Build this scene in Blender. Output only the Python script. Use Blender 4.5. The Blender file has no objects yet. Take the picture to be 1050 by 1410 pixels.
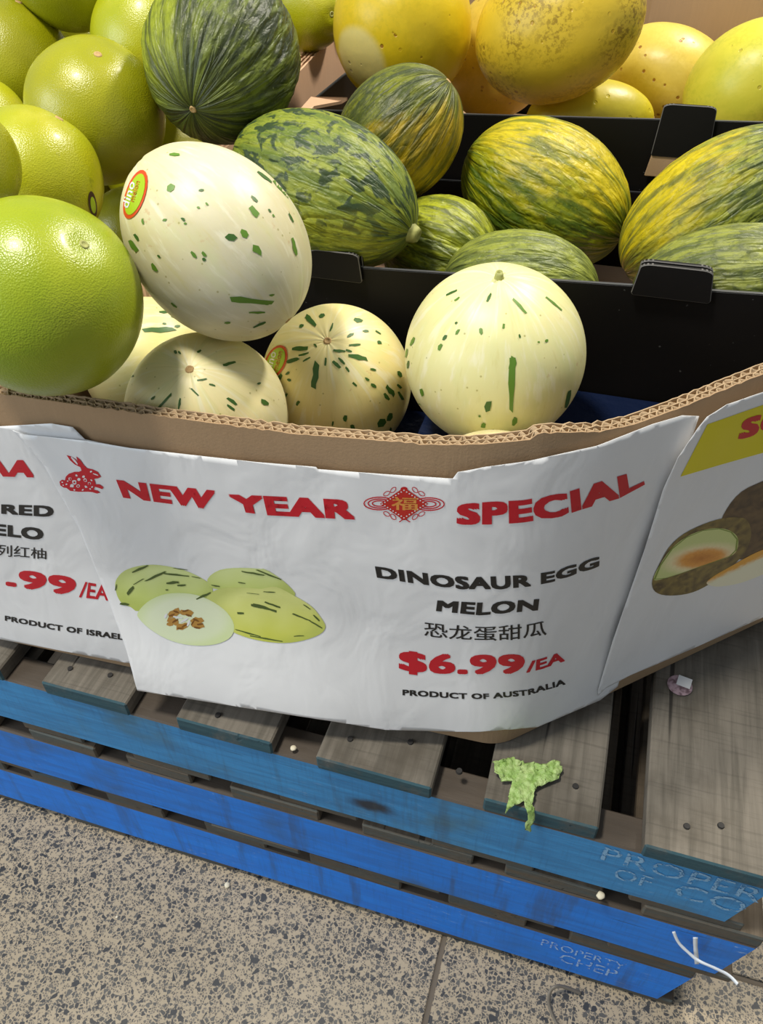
import bpy, bmesh, math, random
import numpy as np
from mathutils import Vector, Matrix, noise
from mathutils.bvhtree import BVHTree
random.seed(7)
SC = bpy.context.scene
COL = SC.collection
R_ = math.radians

# ---------------------------------------------------------------- camera
FPX = 1090.0; CX, CY = 525.0, 705.0
PITCH, YAW, ROLL = R_(42.3), R_(17.77), R_(-1.32)
CAM = Vector((0, 0, 1.3))
_F = Vector((0, math.cos(PITCH), -math.sin(PITCH))); _R = Vector((1, 0, 0)); _U = _R.cross(_F)
_Z = Matrix.Rotation(YAW, 3, 'Z')
_F, _R, _U = _Z @ _F, _Z @ _R, _Z @ _U
_R, _U = (math.cos(ROLL)*_R + math.sin(ROLL)*_U, -math.sin(ROLL)*_R + math.cos(ROLL)*_U)
cam_data = bpy.data.cameras.new('camera'); cam = bpy.data.objects.new('camera', cam_data); COL.objects.link(cam)
cam_data.sensor_fit = 'HORIZONTAL'; cam_data.sensor_width = 36.0; cam_data.lens = 36.0*FPX/1050.0
cam_data.clip_start = 0.02; cam_data.clip_end = 60
m4 = Matrix((( _R.x, _U.x, -_F.x, CAM.x), (_R.y, _U.y, -_F.y, CAM.y), (_R.z, _U.z, -_F.z, CAM.z), (0, 0, 0, 1)))
cam.matrix_world = m4
SC.camera = cam

# ---------------------------------------------------------------- world, lamps, exposure
world = bpy.data.worlds.new('world'); SC.world = world; world.use_nodes = True
bg = world.node_tree.nodes['Background']
bg.inputs[0].default_value = (0.80, 0.90, 1.0, 1); bg.inputs[1].default_value = 0.33

def lamp(name, loc, target, size, power, color=(1, 1, 1), size_y=None):
    L = bpy.data.lights.new(name, 'AREA'); L.energy = power; L.color = color
    L.shape = 'RECTANGLE' if size_y else 'DISK'; L.size = size
    if size_y: L.size_y = size_y
    o = bpy.data.objects.new(name, L); COL.objects.link(o); o.location = loc
    o.rotation_euler = (Vector(target) - Vector(loc)).to_track_quat('-Z', 'Y').to_euler()
    return o
lamp('ceiling_lamp_key', (0.75, 2.45, 3.3), (-0.3, 0.9, 0.9), 0.32, 84, (1.0, 0.93, 0.80))
lamp('ceiling_lamp_over', (-0.85, 0.12, 3.3), (-0.4, 0.8, 0.9), 0.40, 66, (1.0, 0.94, 0.82))
lamp('shop_window', (-3.2, -1.6, 2.2), (-0.2, 0.6, 0.6), 2.2, 74, (0.86, 0.93, 1.0), 1.6)
vs = SC.view_settings
vs.view_transform = 'Standard'; vs.look = 'None'; vs.gamma = 1.0; vs.use_curve_mapping = False
vs.exposure = 0.0

# ---------------------------------------------------------------- helpers
def ray(x, y): return _F + _R*((x-CX)/FPX) - _U*((y-CY)/FPX)
def on_plane(x, y, k, v):
    d = ray(x, y); t = (v-CAM[k])/d[k]; return CAM + d*t

def tag(o, label=None, cat=None, group=None, kind=None):
    if label: o['label'] = label
    if cat: o['category'] = cat
    if group: o['group'] = group
    if kind: o['kind'] = kind
    return o
def empty(name, loc=(0, 0, 0)):
    o = bpy.data.objects.new(name, None); COL.objects.link(o); o.location = loc; o.empty_display_size = .05
    return o
def link(name, me, mat=None, parent=None, smooth=False):
    o = bpy.data.objects.new(name, me); COL.objects.link(o)
    if mat is not None and not me.materials: me.materials.append(mat)
    if parent is not None: o.parent = parent
    if smooth:
        me.polygons.foreach_set('use_smooth', [True]*len(me.polygons))
    return o
def mesh(name, vs_, fs_, mat=None, parent=None, smooth=False):
    me = bpy.data.meshes.new(name); me.from_pydata([tuple(v) for v in vs_], [], fs_); me.update()
    return link(name, me, mat, parent, smooth)
def from_bm(name, bm, mat=None, parent=None, smooth=False):
    me = bpy.data.meshes.new(name); bm.to_mesh(me); bm.free()
    return link(name, me, mat, parent, smooth)
def box_bm(x0, x1, y0, y1, z0, z1, bev=0.0, seg=1):
    bm = bmesh.new(); bmesh.ops.create_cube(bm, size=1)
    for v in bm.verts:
        v.co = Vector(((x0+x1)/2+v.co.x*(x1-x0), (y0+y1)/2+v.co.y*(y1-y0), (z0+z1)/2+v.co.z*(z1-z0)))
    if bev: bmesh.ops.bevel(bm, geom=list(bm.edges), offset=bev, segments=seg, affect='EDGES')
    return bm
def bisect_grid(bm, xs=(), ys=()):
    for x in xs:
        bmesh.ops.bisect_plane(bm, geom=list(bm.verts)+list(bm.edges)+list(bm.faces), plane_co=(x, 0, 0), plane_no=(1, 0, 0))
    for y in ys:
        bmesh.ops.bisect_plane(bm, geom=list(bm.verts)+list(bm.edges)+list(bm.faces), plane_co=(0, y, 0), plane_no=(0, 1, 0))
def fr(a, b, step):
    n = max(1, int(math.ceil(abs(b-a)/step))); return [a+(b-a)*i/n for i in range(n+1)]
def lerp_pts(pts, t):
    n = len(pts)-1
    # parametrise by x of the points
    x0, x1 = pts[0][0], pts[-1][0]; x = x0+(x1-x0)*t
    if x <= x0:
        a, b = pts[0], pts[1]
    elif x >= x1:
        a, b = pts[-2], pts[-1]
    else:
        for i in range(n):
            if pts[i][0] <= x <= pts[i+1][0]: a, b = pts[i], pts[i+1]; break
    u = (x-a[0])/(b[0]-a[0]); return (x, a[1]+(b[1]-a[1])*u)
def smooth01(t): t = max(0., min(1., t)); return t*t*(3-2*t)

# ---------------------------------------------------------------- materials
class NT:
    def __init__(s, name):
        s.m = bpy.data.materials.new(name); s.m.use_nodes = True; s.t = s.m.node_tree
        s.b = s.t.nodes['Principled BSDF']; s.out = s.t.nodes['Material Output']
    def n(s, typ, **kw):
        nd = s.t.nodes.new('ShaderNode'+typ)
        for k, v in kw.items(): setattr(nd, k, v)
        return nd
    def set(s, sock, v):
        if hasattr(v, 'is_output') or isinstance(v, bpy.types.NodeSocket): s.t.links.new(v, sock)
        else:
            if hasattr(sock.default_value, '__len__') and not hasattr(v, '__len__'): v = (v, v, v)
            if hasattr(v, '__len__') and len(sock.default_value) == 4 and len(v) == 3: v = (*v, 1)
            sock.default_value = v
    def coord(s, w='Object'): return s.n('TexCoord').outputs[w]
    def noise(s, vec, scale, detail=3, rough=.55, dist=0, col=False):
        nd = s.n('TexNoise'); s.set(nd.inputs['Vector'], vec); nd.inputs['Scale'].default_value = scale
        nd.inputs['Detail'].default_value = detail; nd.inputs['Roughness'].default_value = rough; nd.inputs['Distortion'].default_value = dist
        return nd.outputs['Color' if col else 'Fac']
    def vor(s, vec, scale, feature='F1', out='Distance', rnd=1):
        nd = s.n('TexVoronoi', feature=feature); s.set(nd.inputs['Vector'], vec); nd.inputs['Scale'].default_value = scale
        nd.inputs['Randomness'].default_value = rnd; return nd.outputs[out]
    def math(s, op, a, b=0, c=None, clamp=False):
        nd = s.n('Math', operation=op, use_clamp=clamp); s.set(nd.inputs[0], a); s.set(nd.inputs[1], b)
        if c is not None: s.set(nd.inputs[2], c)
        return nd.outputs[0]
    def step(s, v, lo, hi, o0=0., o1=1.):
        nd = s.n('MapRange'); nd.interpolation_type = 'SMOOTHSTEP'; s.set(nd.inputs[0], v)
        nd.inputs[1].default_value = lo; nd.inputs[2].default_value = hi; nd.inputs[3].default_value = o0; nd.inputs[4].default_value = o1
        return nd.outputs[0]
    def mix(s, f, a, b, mode='MIX'):
        nd = s.n('MixRGB', blend_type=mode); s.set(nd.inputs[0], f); s.set(nd.inputs[1], a); s.set(nd.inputs[2], b); return nd.outputs[0]
    def map(s, vec, scale=(1, 1, 1), loc=(0, 0, 0), rot=(0, 0, 0)):
        nd = s.n('Mapping'); s.set(nd.inputs[0], vec); nd.inputs['Scale'].default_value = scale; nd.inputs['Location'].default_value = loc
        nd.inputs['Rotation'].default_value = rot; return nd.outputs[0]
    def bump(s, h, dist, strength=1., nrm=None):
        nd = s.n('Bump'); s.set(nd.inputs['Height'], h); nd.inputs['Distance'].default_value = dist; nd.inputs['Strength'].default_value = strength
        if nrm is not None: s.set(nd.inputs['Normal'], nrm)
        s.set(s.b.inputs['Normal'], nd.outputs[0]); return nd.outputs[0]
    def col(s, v): s.set(s.b.inputs['Base Color'], v)
    def rough(s, v): s.set(s.b.inputs['Roughness'], v)
    def sep(s, vec):
        nd = s.n('SeparateXYZ'); s.set(nd.inputs[0], vec); return nd.outputs
    def comb(s, x, y, z):
        nd = s.n('CombineXYZ'); s.set(nd.inputs[0], x); s.set(nd.inputs[1], y); s.set(nd.inputs[2], z); return nd.outputs[0]
    def meridian(s, zs=4., seed=0.):
        x, y, z = s.sep(s.coord()); r = s.math('SQRT', s.math('ADD', s.math('MULTIPLY', x, x), s.math('MULTIPLY', y, y)))
        r = s.math('MAXIMUM', r, .0005)
        return s.comb(s.math('ADD', s.math('DIVIDE', x, r), seed), s.math('DIVIDE', y, r), s.math('MULTIPLY', z, zs))
def lin(r, g, b):
    f = lambda c: (c/255/12.92) if c/255 <= .04045 else ((c/255+.055)/1.055)**2.4
    return (f(r), f(g), f(b))
def plain(name, c, rough=.6, spec=.5):
    k = NT(name); k.col(c); k.rough(rough); k.b.inputs['Specular IOR Level'].default_value = spec; return k.m

def cardboard_mat(name, c1, c2):
    k = NT(name); v = k.coord()
    n1 = k.noise(v, 9, 4); n2 = k.noise(k.map(v, (1, 1, .12)), 160, 2); n3 = k.noise(v, 400, 2)
    c = k.mix(n1, c1, c2); c = k.mix(k.math('MULTIPLY', n2, .35), c, (c1[0]*.6, c1[1]*.6, c1[2]*.6))
    k.col(c); k.rough(.85); k.bump(n3, .0004, .5); k.b.inputs['Specular IOR Level'].default_value = .2
    return k.m
M_card = cardboard_mat('kraft_cardboard', lin(176, 148, 116), lin(160, 131, 99))
M_edge = cardboard_mat('torn_cardboard_edge', lin(188, 164, 132), lin(168, 142, 110))
M_peach = cardboard_mat('peach_cardboard', lin(222, 184, 152), lin(206, 166, 134))

def black_mat():
    k = NT('black_coated_board'); v = k.coord()
    n = k.noise(v, 6, 4); sp = k.step(k.noise(v, 140, 2), .74, .78)
    c = k.mix(n, (.004, .004, .004), (.008, .007, .007)); c = k.mix(k.math('MULTIPLY', sp, .25), c, (.25, .25, .25))
    k.col(c); k.rough(.5); k.b.inputs['Specular IOR Level'].default_value = .14; k.bump(k.noise(v, 60, 3), .0005, .3); return k.m
M_black = black_mat()
M_blackedge = plain('worn_black_edge', (.10, .095, .09), .6); M_topedge = plain('lit_black_top_edge', (.05, .052, .056), .5)  # upward faces of carton walls: light they catch painted in as paler grey

def paper_mat():
    k = NT('white_printed_paper'); v = k.coord()
    n = k.noise(v, 5, 4); h = k.noise(k.map(v, (1, 1, .6)), 14, 3, .5, .6)
    k.col(k.mix(n, (.80, .80, .80), (.75, .75, .76))); k.rough(.4); k.bump(h, .006, .6); return k.m
M_paper = paper_mat()
M_red = plain('red_ink', lin(196, 16, 38), .42)
M_ink = plain('black_ink', (.012, .012, .013), .42)
M_band = plain('yellow_ink', lin(222, 208, 10), .42)
M_gold = plain('gold_ink', lin(222, 150, 70), .42)
M_pw = plain('white_ink', (.75, .74, .75), .42)
def vcol_mat(name, rough=.42):
    k = NT(name); a = k.n('VertexColor'); a.layer_name = 'Col'; k.col(a.outputs[0]); k.rough(rough); return k.m
M_pic = vcol_mat('printed_picture')

def floor_mat():
    k = NT('terrazzo'); g = k.n('NewGeometry').outputs['Position']
    w = k.noise(g, 60, 2, col=True)
    vec = k.mix(.0025, g, w, 'ADD')
    def chips(sc, lo, thr):
        e = k.vor(vec, sc, 'DISTANCE_TO_EDGE'); c = k.sep(k.vor(vec, sc, 'F1', 'Color'))
        a = k.step(e, lo, lo+.05); b = k.step(c[0], thr, thr+.02)
        return k.math('MULTIPLY', a, b), c[1]
    a1, t1 = chips(160, .10, .50); a2, t2 = chips(290, .09, .34); a3, t3 = chips(95, .16, .84)
    dirt = k.noise(g, 5, 4)
    mtx = k.mix(dirt, lin(178, 161, 136), lin(146, 132, 110)); mtx = k.mix(k.math('MULTIPLY', k.noise(g, 500, 2), .4), mtx, lin(205, 188, 160))
    d1 = k.mix(t1, lin(52, 53, 57), lin(92, 90, 86)); d2 = k.mix(t2, lin(58, 58, 60), lin(112, 106, 98))
    c = k.mix(k.math('MULTIPLY', a2, .85), mtx, d2); c = k.mix(a1, c, d1); c = k.mix(a3, c, lin(50, 52, 56))
    k.col(c); k.rough(k.step(dirt, .3, .7, .38, .6)); k.bump(k.noise(g, 200, 2), .0004, .3); return k.m
M_floor = floor_mat()
M_grout = plain('dark_grout', lin(112, 102, 90), .9)

def wood_mat(name, top, top2, paint, paint2, amount, seed):
    """weathered timber; paint on the ends/front faces, bare wood on top"""
    k = NT(name); g = k.coord(); geo = k.n('NewGeometry'); nrm = k.sep(geo.outputs['Normal'])
    v = k.map(g, (1, 1, 1), (seed, seed*.37, 0))
    grain = k.noise(k.map(v, (60, 3, 60)), 1.6, 5, .6, .4); blot = k.noise(v, 9, 4, .6)
    fine = k.noise(k.map(v, (300, 14, 300)), 1.2, 3)
    wood = k.mix(k.step(grain, .3, .7), top, top2); wood = k.mix(k.math('MULTIPLY', k.step(blot, .46, .70), .75), wood, (top[0]*.35, top[1]*.33, top[2]*.3))
    wood = k.mix(k.math('MULTIPLY', fine, .3), wood, (top2[0]*1.5, top2[1]*1.5, top2[2]*1.45))
    saw = k.noise(k.map(v, (9, 190, 9)), 1.2, 3); wood = k.mix(k.math('MULTIPLY', k.step(saw, .52, .70), .30), wood, (top2[0]*.55, top2[1]*.55, top2[2]*.55))
    crack = k.step(k.noise(k.map(v, (55, 1.2, 55)), 1.0, 2), .66, .70)
    wood = k.mix(k.math('MULTIPLY', crack, .75), wood, (.012, .011, .010))
    pg = k.noise(k.map(v, (4, 30, 70)), 1.6, 4, .6); pc = k.mix(k.step(pg, .3, .7), paint, paint2)
    wear = k.step(k.noise(v, 26, 5, .65), .58-.2*amount, .74)
    pc = k.mix(k.math('MULTIPLY', wear, .55), pc, wood)
    front = k.step(k.math('MULTIPLY', nrm[1], -1), .3, .7)
    c = k.mix(front, wood, pc); k.col(c); k.rough(.78); k.b.inputs['Specular IOR Level'].default_value = .25
    k.bump(k.math('ADD', k.math('MULTIPLY', grain, .7), k.math('MULTIPLY', crack, -.8)), .0016, .7); return k.m
def blue_mat(name, c1, c2, wearc, wear, scuff, seed):
    k = NT(name); g = k.coord(); v = k.map(g, (1, 1, 1), (seed, 0, seed))
    gr = k.noise(k.map(v, (6, 40, 70)), 1.5, 5, .6, .3); bl = k.noise(v, 7, 4, .6); fine = k.noise(k.map(v, (240, 240, 16)), 1.3, 3)
    c = k.mix(k.step(gr, .25, .75), c1, c2); c = k.mix(k.math('MULTIPLY', k.step(bl, .5, .78), wear), c, wearc)
    c = k.mix(k.math('MULTIPLY', k.step(fine, .5, .75), .28), c, (c1[0]*.4, c1[1]*.4, c1[2]*.45))
    sc = k.math('MULTIPLY', k.step(k.noise(k.map(v, (45, 45, 190)), 1.1, 5, .65), .60, .70), k.step(k.noise(k.map(v, (1, 1, 1), (3, 1, 0)), 3.4, 2), .50, .64))
    c = k.mix(k.math('MULTIPLY', sc, scuff), c, lin(170, 195, 225))
    crack = k.step(k.noise(k.map(v, (3, 3, 90)), 1.4, 3), .70, .73); c = k.mix(k.math('MULTIPLY', crack, .6), c, (.01, .015, .03))
    if seed == 0.:
        o_ = k.n('VectorMath', operation='DISTANCE'); k.set(o_.inputs[0], k.map(k.mix(.02, g, k.noise(g, 40, 3, col=True), 'ADD'), (1, 1, 2.2))); q_ = on_plane(512, 1110, 1, .456); o_.inputs[1].default_value = (q_.x+.01, q_.y+.01, (q_.z+.01)*2.2)
        c = k.mix(k.step(o_.outputs['Value'], .012, .042, .92, 0), c, (.018, .014, .012))
    sk = k.noise(k.map(v, (26, 26, 2.5)), 1.2, 4, .6); c = k.mix(k.math('MULTIPLY', k.step(sk, .55, .70), .42), c, (.045, .06, .07))
    nz = k.sep(k.n('NewGeometry').outputs['Normal'])[2]; c = k.mix(k.step(nz, .4, .7), c, k.mix(gr, lin(62, 54, 46), lin(88, 77, 66)))
    k.col(c); k.rough(.62); k.bump(k.math('ADD', gr, k.math('MULTIPLY', crack, -1)), .0014, .6); return k.m
WOODT = wood_mat('weathered_grey_deck_timber', lin(124, 117, 107), lin(92, 87, 79), lin(60, 90, 98), lin(48, 74, 84), .5, 1.)
WOODD = wood_mat('dark_stained_timber', lin(116, 104, 90), lin(88, 78, 66), lin(78, 88, 88), lin(98, 86, 72), .9, 5.)
BLUE1 = blue_mat('faded_blue_paint', lin(60, 146, 206), lin(50, 122, 176), lin(74, 108, 118), .8, .3, 0.)
BLUE2 = blue_mat('bright_blue_paint', lin(26, 132, 236), lin(32, 114, 204), lin(58, 88, 116), .7, .9, 3.)
BLUE3 = blue_mat('vivid_blue_paint', lin(24, 138, 246), lin(30, 120, 222), lin(48, 88, 130), .5, .9, 7.)

# fruit materials
def pomelo_mat(name, c1, c2, c3, seed):
    k = NT(name); v = k.map(k.coord(), (1, 1, 1), (seed, seed*2, 0))
    n = k.noise(v, 7, 3); m = k.noise(v, 20, 3); p = k.vor(v, 620)
    c = k.mix(k.step(n, .3, .7), c1, c2); c = k.mix(k.math('MULTIPLY', k.step(m, .5, .8), .6), c, c3)
    c = k.mix(k.math('MULTIPLY', k.step(p, .0, .45, 1, 0), .22), c, (c1[0]*.55, c1[1]*.62, c1[2]*.5))
    sp = k.step(k.noise(v, 42, 4, .6), .70, .76); c = k.mix(k.math('MULTIPLY', sp, .35), c, (.10, .12, .01))
    k.col(c); k.rough(.33); k.b.inputs['Coat Weight'].default_value = .25; k.b.inputs['Coat Roughness'].default_value = .22
    nz = k.noise(v, 420, 2); k.bump(k.math('ADD', p, k.math('MULTIPLY', nz, .6)), .00055, .5)
    k.b.inputs['Subsurface Weight'].default_value = 0.0
    return k.m
def ivory_mat(name, c1, c2, seed, scar=.5):
    k = NT(name); v = k.map(k.coord(), (1, 1, 1), (seed, 0, seed)); me = k.meridian(5., seed)
    n = k.noise(v, 8, 3); r = k.noise(me, 3.2, 3); f = k.noise(k.meridian(3., seed), 9, 4, .6)
    c = k.mix(k.step(n, .32, .68), c1, c2); c = k.mix(k.math('MULTIPLY', k.step(r, .5, .75), .35), c, lin(206, 214, 150))
    c = k.mix(k.math('MULTIPLY', k.step(f, .52, .68), .45), c, lin(242, 238, 216)); c = k.mix(k.math('MULTIPLY', k.step(f, .30, .44, 1, 0), .30), c, lin(206, 196, 118))
    br = k.math('MULTIPLY', k.step(k.noise(v, 70, 5, .65), .62, .70), k.step(k.noise(v, 9, 2), .52, .66))
    c = k.mix(k.math('MULTIPLY', br, scar), c, lin(196, 150, 100))
    dots = k.step(k.vor(v, 75), .05, .10, 1, 0); c = k.mix(k.math('MULTIPLY', dots, .6), c, lin(150, 140, 60))
    k.col(c); k.rough(.42); k.bump(k.noise(v, 60, 3), .0006, .35)
    k.b.inputs['Subsurface Weight'].default_value = .08; k.b.inputs['Subsurface Radius'].default_value = (.02, .012, .004)
    return k.m
def toad_mat(name, light, dark, blotch, yellow, yamt, blamt, seed, ydir=(0, 0, 1), yw=.35):
    k = NT(name); v = k.map(k.coord(), (1, 1, 1), (seed, seed, 0)); me = k.meridian(5., seed); me2 = k.meridian(8., seed)
    st = k.noise(k.meridian(2.2, seed), 6.5, 4, .55, .25); fine = k.noise(me2, 11, 4, .6, .4); bl = k.noise(k.meridian(10., seed+3), 5.2, 3, .5, .5)
    c = k.mix(k.step(st, .40, .60), light, dark)
    c = k.mix(k.math('MULTIPLY', k.step(fine, .50, .66), .62), c, (dark[0]*.5, dark[1]*.55, dark[2]*.6))
    fl = k.noise(me2, 26, 3); c = k.mix(k.math('MULTIPLY', k.step(fl, .56, .75), .45), c, (light[0]*1.25, light[1]*1.2, light[2]))
    c = k.mix(k.math('MULTIPLY', k.step(bl, .51, .58), blamt), c, blotch)
    x, y, z = k.sep(k.n('VectorTransform', vector_type='VECTOR', convert_from='OBJECT', convert_to='WORLD').outputs[0]) if False else k.sep(k.coord())
    d = k.math('ADD', k.math('ADD', k.math('MULTIPLY', x, ydir[0]), k.math('MULTIPLY', y, ydir[1])), k.math('MULTIPLY', z, ydir[2]))
    d = k.math('ADD', k.math('MULTIPLY', d, 10), k.math('MULTIPLY', k.math('SUBTRACT', k.noise(me, 4, 3), .5), 1.3))
    ym = k.math('MULTIPLY', k.math('MULTIPLY', k.step(d, yw-.28, yw+.28), yamt), k.step(st, .44, .62, 1, .25)); c = k.mix(ym, c, k.mix(k.step(fine, .4, .7), yellow, (yellow[0]*.7, yellow[1]*.72, yellow[2])))
    net = k.step(k.noise(v, 260, 2), .68, .74); c = k.mix(k.math('MULTIPLY', net, .35), c, lin(176, 178, 130))
    k.col(c); k.rough(.48); wr = k.math('ABSOLUTE', k.math('SUBTRACT', k.noise(k.meridian(3.6, seed+1), 6.0, 2, .5, .35), .5))
    k.bump(k.math('ADD', k.math('MULTIPLY', wr, 2.6), k.math('ADD', k.math('MULTIPLY', fine, .35), k.math('MULTIPLY', k.noise(v, 300, 2), .12))), .0048, .75); return k.m
def canary_mat(name, c1, c2, green, gamt, dots, seed, spot=None):
    k = NT(name); v = k.map(k.coord(), (1, 1, 1), (seed, 0, seed)); me = k.meridian(6., seed)
    n = k.noise(v, 6, 3); f = k.noise(me, 6, 4)
    c = k.mix(k.step(n, .3, .7), c1, c2); c = k.mix(k.math('MULTIPLY', k.step(f, .5, .75), .4), c, (c1[0]*1.1, c1[1]*1.12, c1[2]*1.6))
    sp = k.math('MULTIPLY', k.step(k.noise(v, 150, 4, .7), .46, .60), k.step(k.noise(v, 9, 2), .36, .6))
    c = k.mix(k.math('MULTIPLY', sp, gamt), c, green)
    d = k.math('MULTIPLY', k.step(k.vor(v, 62), .12, .20, 1, 0), k.step(k.noise(v, 14, 2), .50, .56))
    c = k.mix(k.math('MULTIPLY', d, dots), c, lin(150, 96, 20))
    if spot:
        px, py, pz, rad = spot; o = k.n('VectorMath', operation='DISTANCE'); k.set(o.inputs[0], k.coord()); o.inputs[1].default_value = (px, py, pz)
        s_ = k.step(o.outputs['Value'], rad*.75, rad, 1, 0); c = k.mix(k.math('MULTIPLY', s_, .6), c, lin(212, 204, 150))
    k.col(c); k.rough(.4); k.bump(k.math('SUBTRACT', k.noise(v, 40, 3), k.math('MULTIPLY', d, 1.2)), .0015, .5); return k.m

# ---------------------------------------------------------------- floor
floor = empty('floor'); tag(floor, kind='structure')
GX = -0.062; TS = 0.95; GW = .008
gm = mesh('grout_bed', [(-3.6, -2.6, -.003), (3.6, -2.6, -.003), (3.6, 4.2, -.003), (-3.6, 4.2, -.003)], [(0, 1, 2, 3)], M_grout, floor)
tb = box_bm(-TS/2+GW/2, TS/2-GW/2, -TS/2+GW/2, TS/2-GW/2, -.012, 0, .0012)
tile_me = bpy.data.meshes.new('tile'); tb.to_mesh(tile_me); tb.free(); tile_me.materials.append(M_floor)
for i in range(-3, 3):
    for j in range(-3, 4):
        o = bpy.data.objects.new('tile', tile_me); COL.objects.link(o); o.parent = floor
        o.location = (GX+TS*(i+.5), .53+TS*(j+.5), 0)

# ---------------------------------------------------------------- pallets
PF, PB = .456, 1.621
def board(name, x0, x1, y0, y1, z0, z1, mat, parent, seed):
    rng = random.Random(seed)
    bm = box_bm(x0, x1, y0, y1, z0, z1, .0022, 1)
    bisect_grid(bm, xs=fr(x0, x1, .030)[1:-1] if x1-x0 > y1-y0 else [], ys=fr(y0, y1, .08)[1:-1] if y1-y0 > x1-x0 else [])
    for v in bm.verts:
        if name == 'bearer' and v.co.x > x1-.03: v.co.x -= .022*max(0, 1-(v.co.z-z0)/(z1-z0)*1.15)
        n = noise.noise_vector(v.co*9+Vector((seed*1.7, 0, seed))); v.co += n*.0018 if name != 'bearer' else Vector((n.x*.0018, n.y*.0003, n.z*.0012))
    return from_bm(name, bm, mat, parent)
def pallet(z0, dx, dy, tops, bots, bmat, tmat, label, seed, x0=-.88, x1=.285):
    p = empty('wooden_pallet', (0, 0, 0)); tag(p, label, 'pallet', 'pallets stacked under the fruit bin')
    hb, ht = .0165, .0255; H = .1507
    for k, y in enumerate((PF, (PF+PB)/2-.02, PB-.042)):
        board('bearer', x0+dx, x1+dx, y+dy, y+.042+dy, z0+hb, z0+H-ht, bmat, p, seed+k)
    for k, (a, b, e) in enumerate(tops): board('deck_board', a+dx, b+dx, PF+dy+e, PB+dy, z0+H-ht, z0+H, tmat, p, seed+10+k)
    for k, (a, b, e) in enumerate(bots): board('bottom_board', a+dx, b+dx, PF+dy+e, PB+dy, z0, z0+hb, WOODD, p, seed+30+k)
    return p
T1 = [(.145, .285, -.004), (-.032, .097, .0), (-.234, -.092, -.005), (-.421, -.292, -.003), (-.615, -.489, -.004), (-.81, -.68, -.003)]
B1 = [(.13, .285, .002), (-.03, .06, .003), (-.22, -.10, .003), (-.45, -.31, .0), (-.66, -.55, .004), (-.88, -.76, .004)]
T2 = [(.15, .285, .0), (-.02, .10, .002), (-.21, -.06, .001), (-.40, -.27, .0), (-.56, -.46, .002), (-.72, -.61, 0), (-.88, -.78, 0)]
B2 = [(.155, .285, .003), (-.09, .04, .002), (-.30, -.19, .003), (-.52, -.40, .002), (-.70, -.60, .002), (-.88, -.78, .003)]
T3 = [(.12, .285, .0), (-.05, .06, .001), (-.26, -.12, .0), (-.43, -.33, .001), (-.60, -.50, .0), (-.74, -.66, .0), (-.88, -.79, 0)]
pallet(0.0, -.012, .004, T3, B2, BLUE3, WOODD, 'bottom pallet of the stack, vivid blue bearers resting on the terrazzo floor', 100)
pallet(.1507, .026, .0, T2, B1, BLUE2, WOODD, 'middle pallet of the stack, bright blue scuffed bearer with white strap scraps', 200)
top_pallet = pallet(.3014, 0, 0, T1, B2, BLUE1, WOODT, 'top pallet of the stack, faded blue front with grey weathered deck boards', 300)
DZ = .4521
# nails in the deck boards
M_nail = plain('rusty_nail', (.02, .018, .017), .7)
nb = bmesh.new(); bmesh.ops.create_cone(nb, cap_ends=True, segments=10, radius1=.0042, radius2=.0034, depth=.003)
nail_me = bpy.data.meshes.new('nail'); nb.to_mesh(nail_me); nb.free(); nail_me.materials.append(M_nail)
for (x, y) in ((945, 1138), (992, 1137), (482, 1018), (565, 1022), (97, 921), (152, 930), (792, 1083), (632, 1062), (300, 985)):
    P = on_plane(x, y, 2, DZ); o = bpy.data.objects.new('nail', nail_me); COL.objects.link(o); o.parent = top_pallet; o.location = (P.x, P.y, DZ+.0005)

# ---------------------------------------------------------------- bin wall path
BA = Vector((-.029, .526)); DL = Vector((-1, -.042)).normalized(); DR = Vector((math.cos(R_(43.1)), math.sin(R_(43.1))))
S0, S1 = -.66, .52
ZB = .4535
def wall_T(z): return .022 + .075*max(0, min(1, (z-ZB)/.44))
def wall_xy(s, z, off=0.):
    T = wall_T(z)
    if s <= -T: p = BA + DL*(-s); t = -DL
    elif s >= T: p = BA + DR*s; t = DR
    else:
        u = (s+T)/(2*T); a, b, c = BA+DL*T, BA, BA+DR*T
        p = a*(1-u)**2+b*2*u*(1-u)+c*u*u; t = ((b-a)*(1-u)+(c-b)*u).normalized()
    n = Vector((t.y, -t.x)); return p + n*off
def wall_pt(s, z, off=0.):
    q = wall_xy(s, z, off); return Vector((q.x, q.y, z))
RIM = [(-.66, .876), (-.50, .877), (-.356, .878), (-.217, .880), (-.088, .890), (-.03, .897), (-.006, .899), (0.0, .905), (.03, .902), (.06, .897), (.10, .894), (.15, .895), (.20, .899), (.25, .902), (.52, .905)]
def rim_z(s):
    for a, b in zip(RIM, RIM[1:]):
        if s <= b[0]: return a[1]+(b[1]-a[1])*(s-a[0])/(b[0]-a[0])
    return RIM[-1][1]
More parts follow.
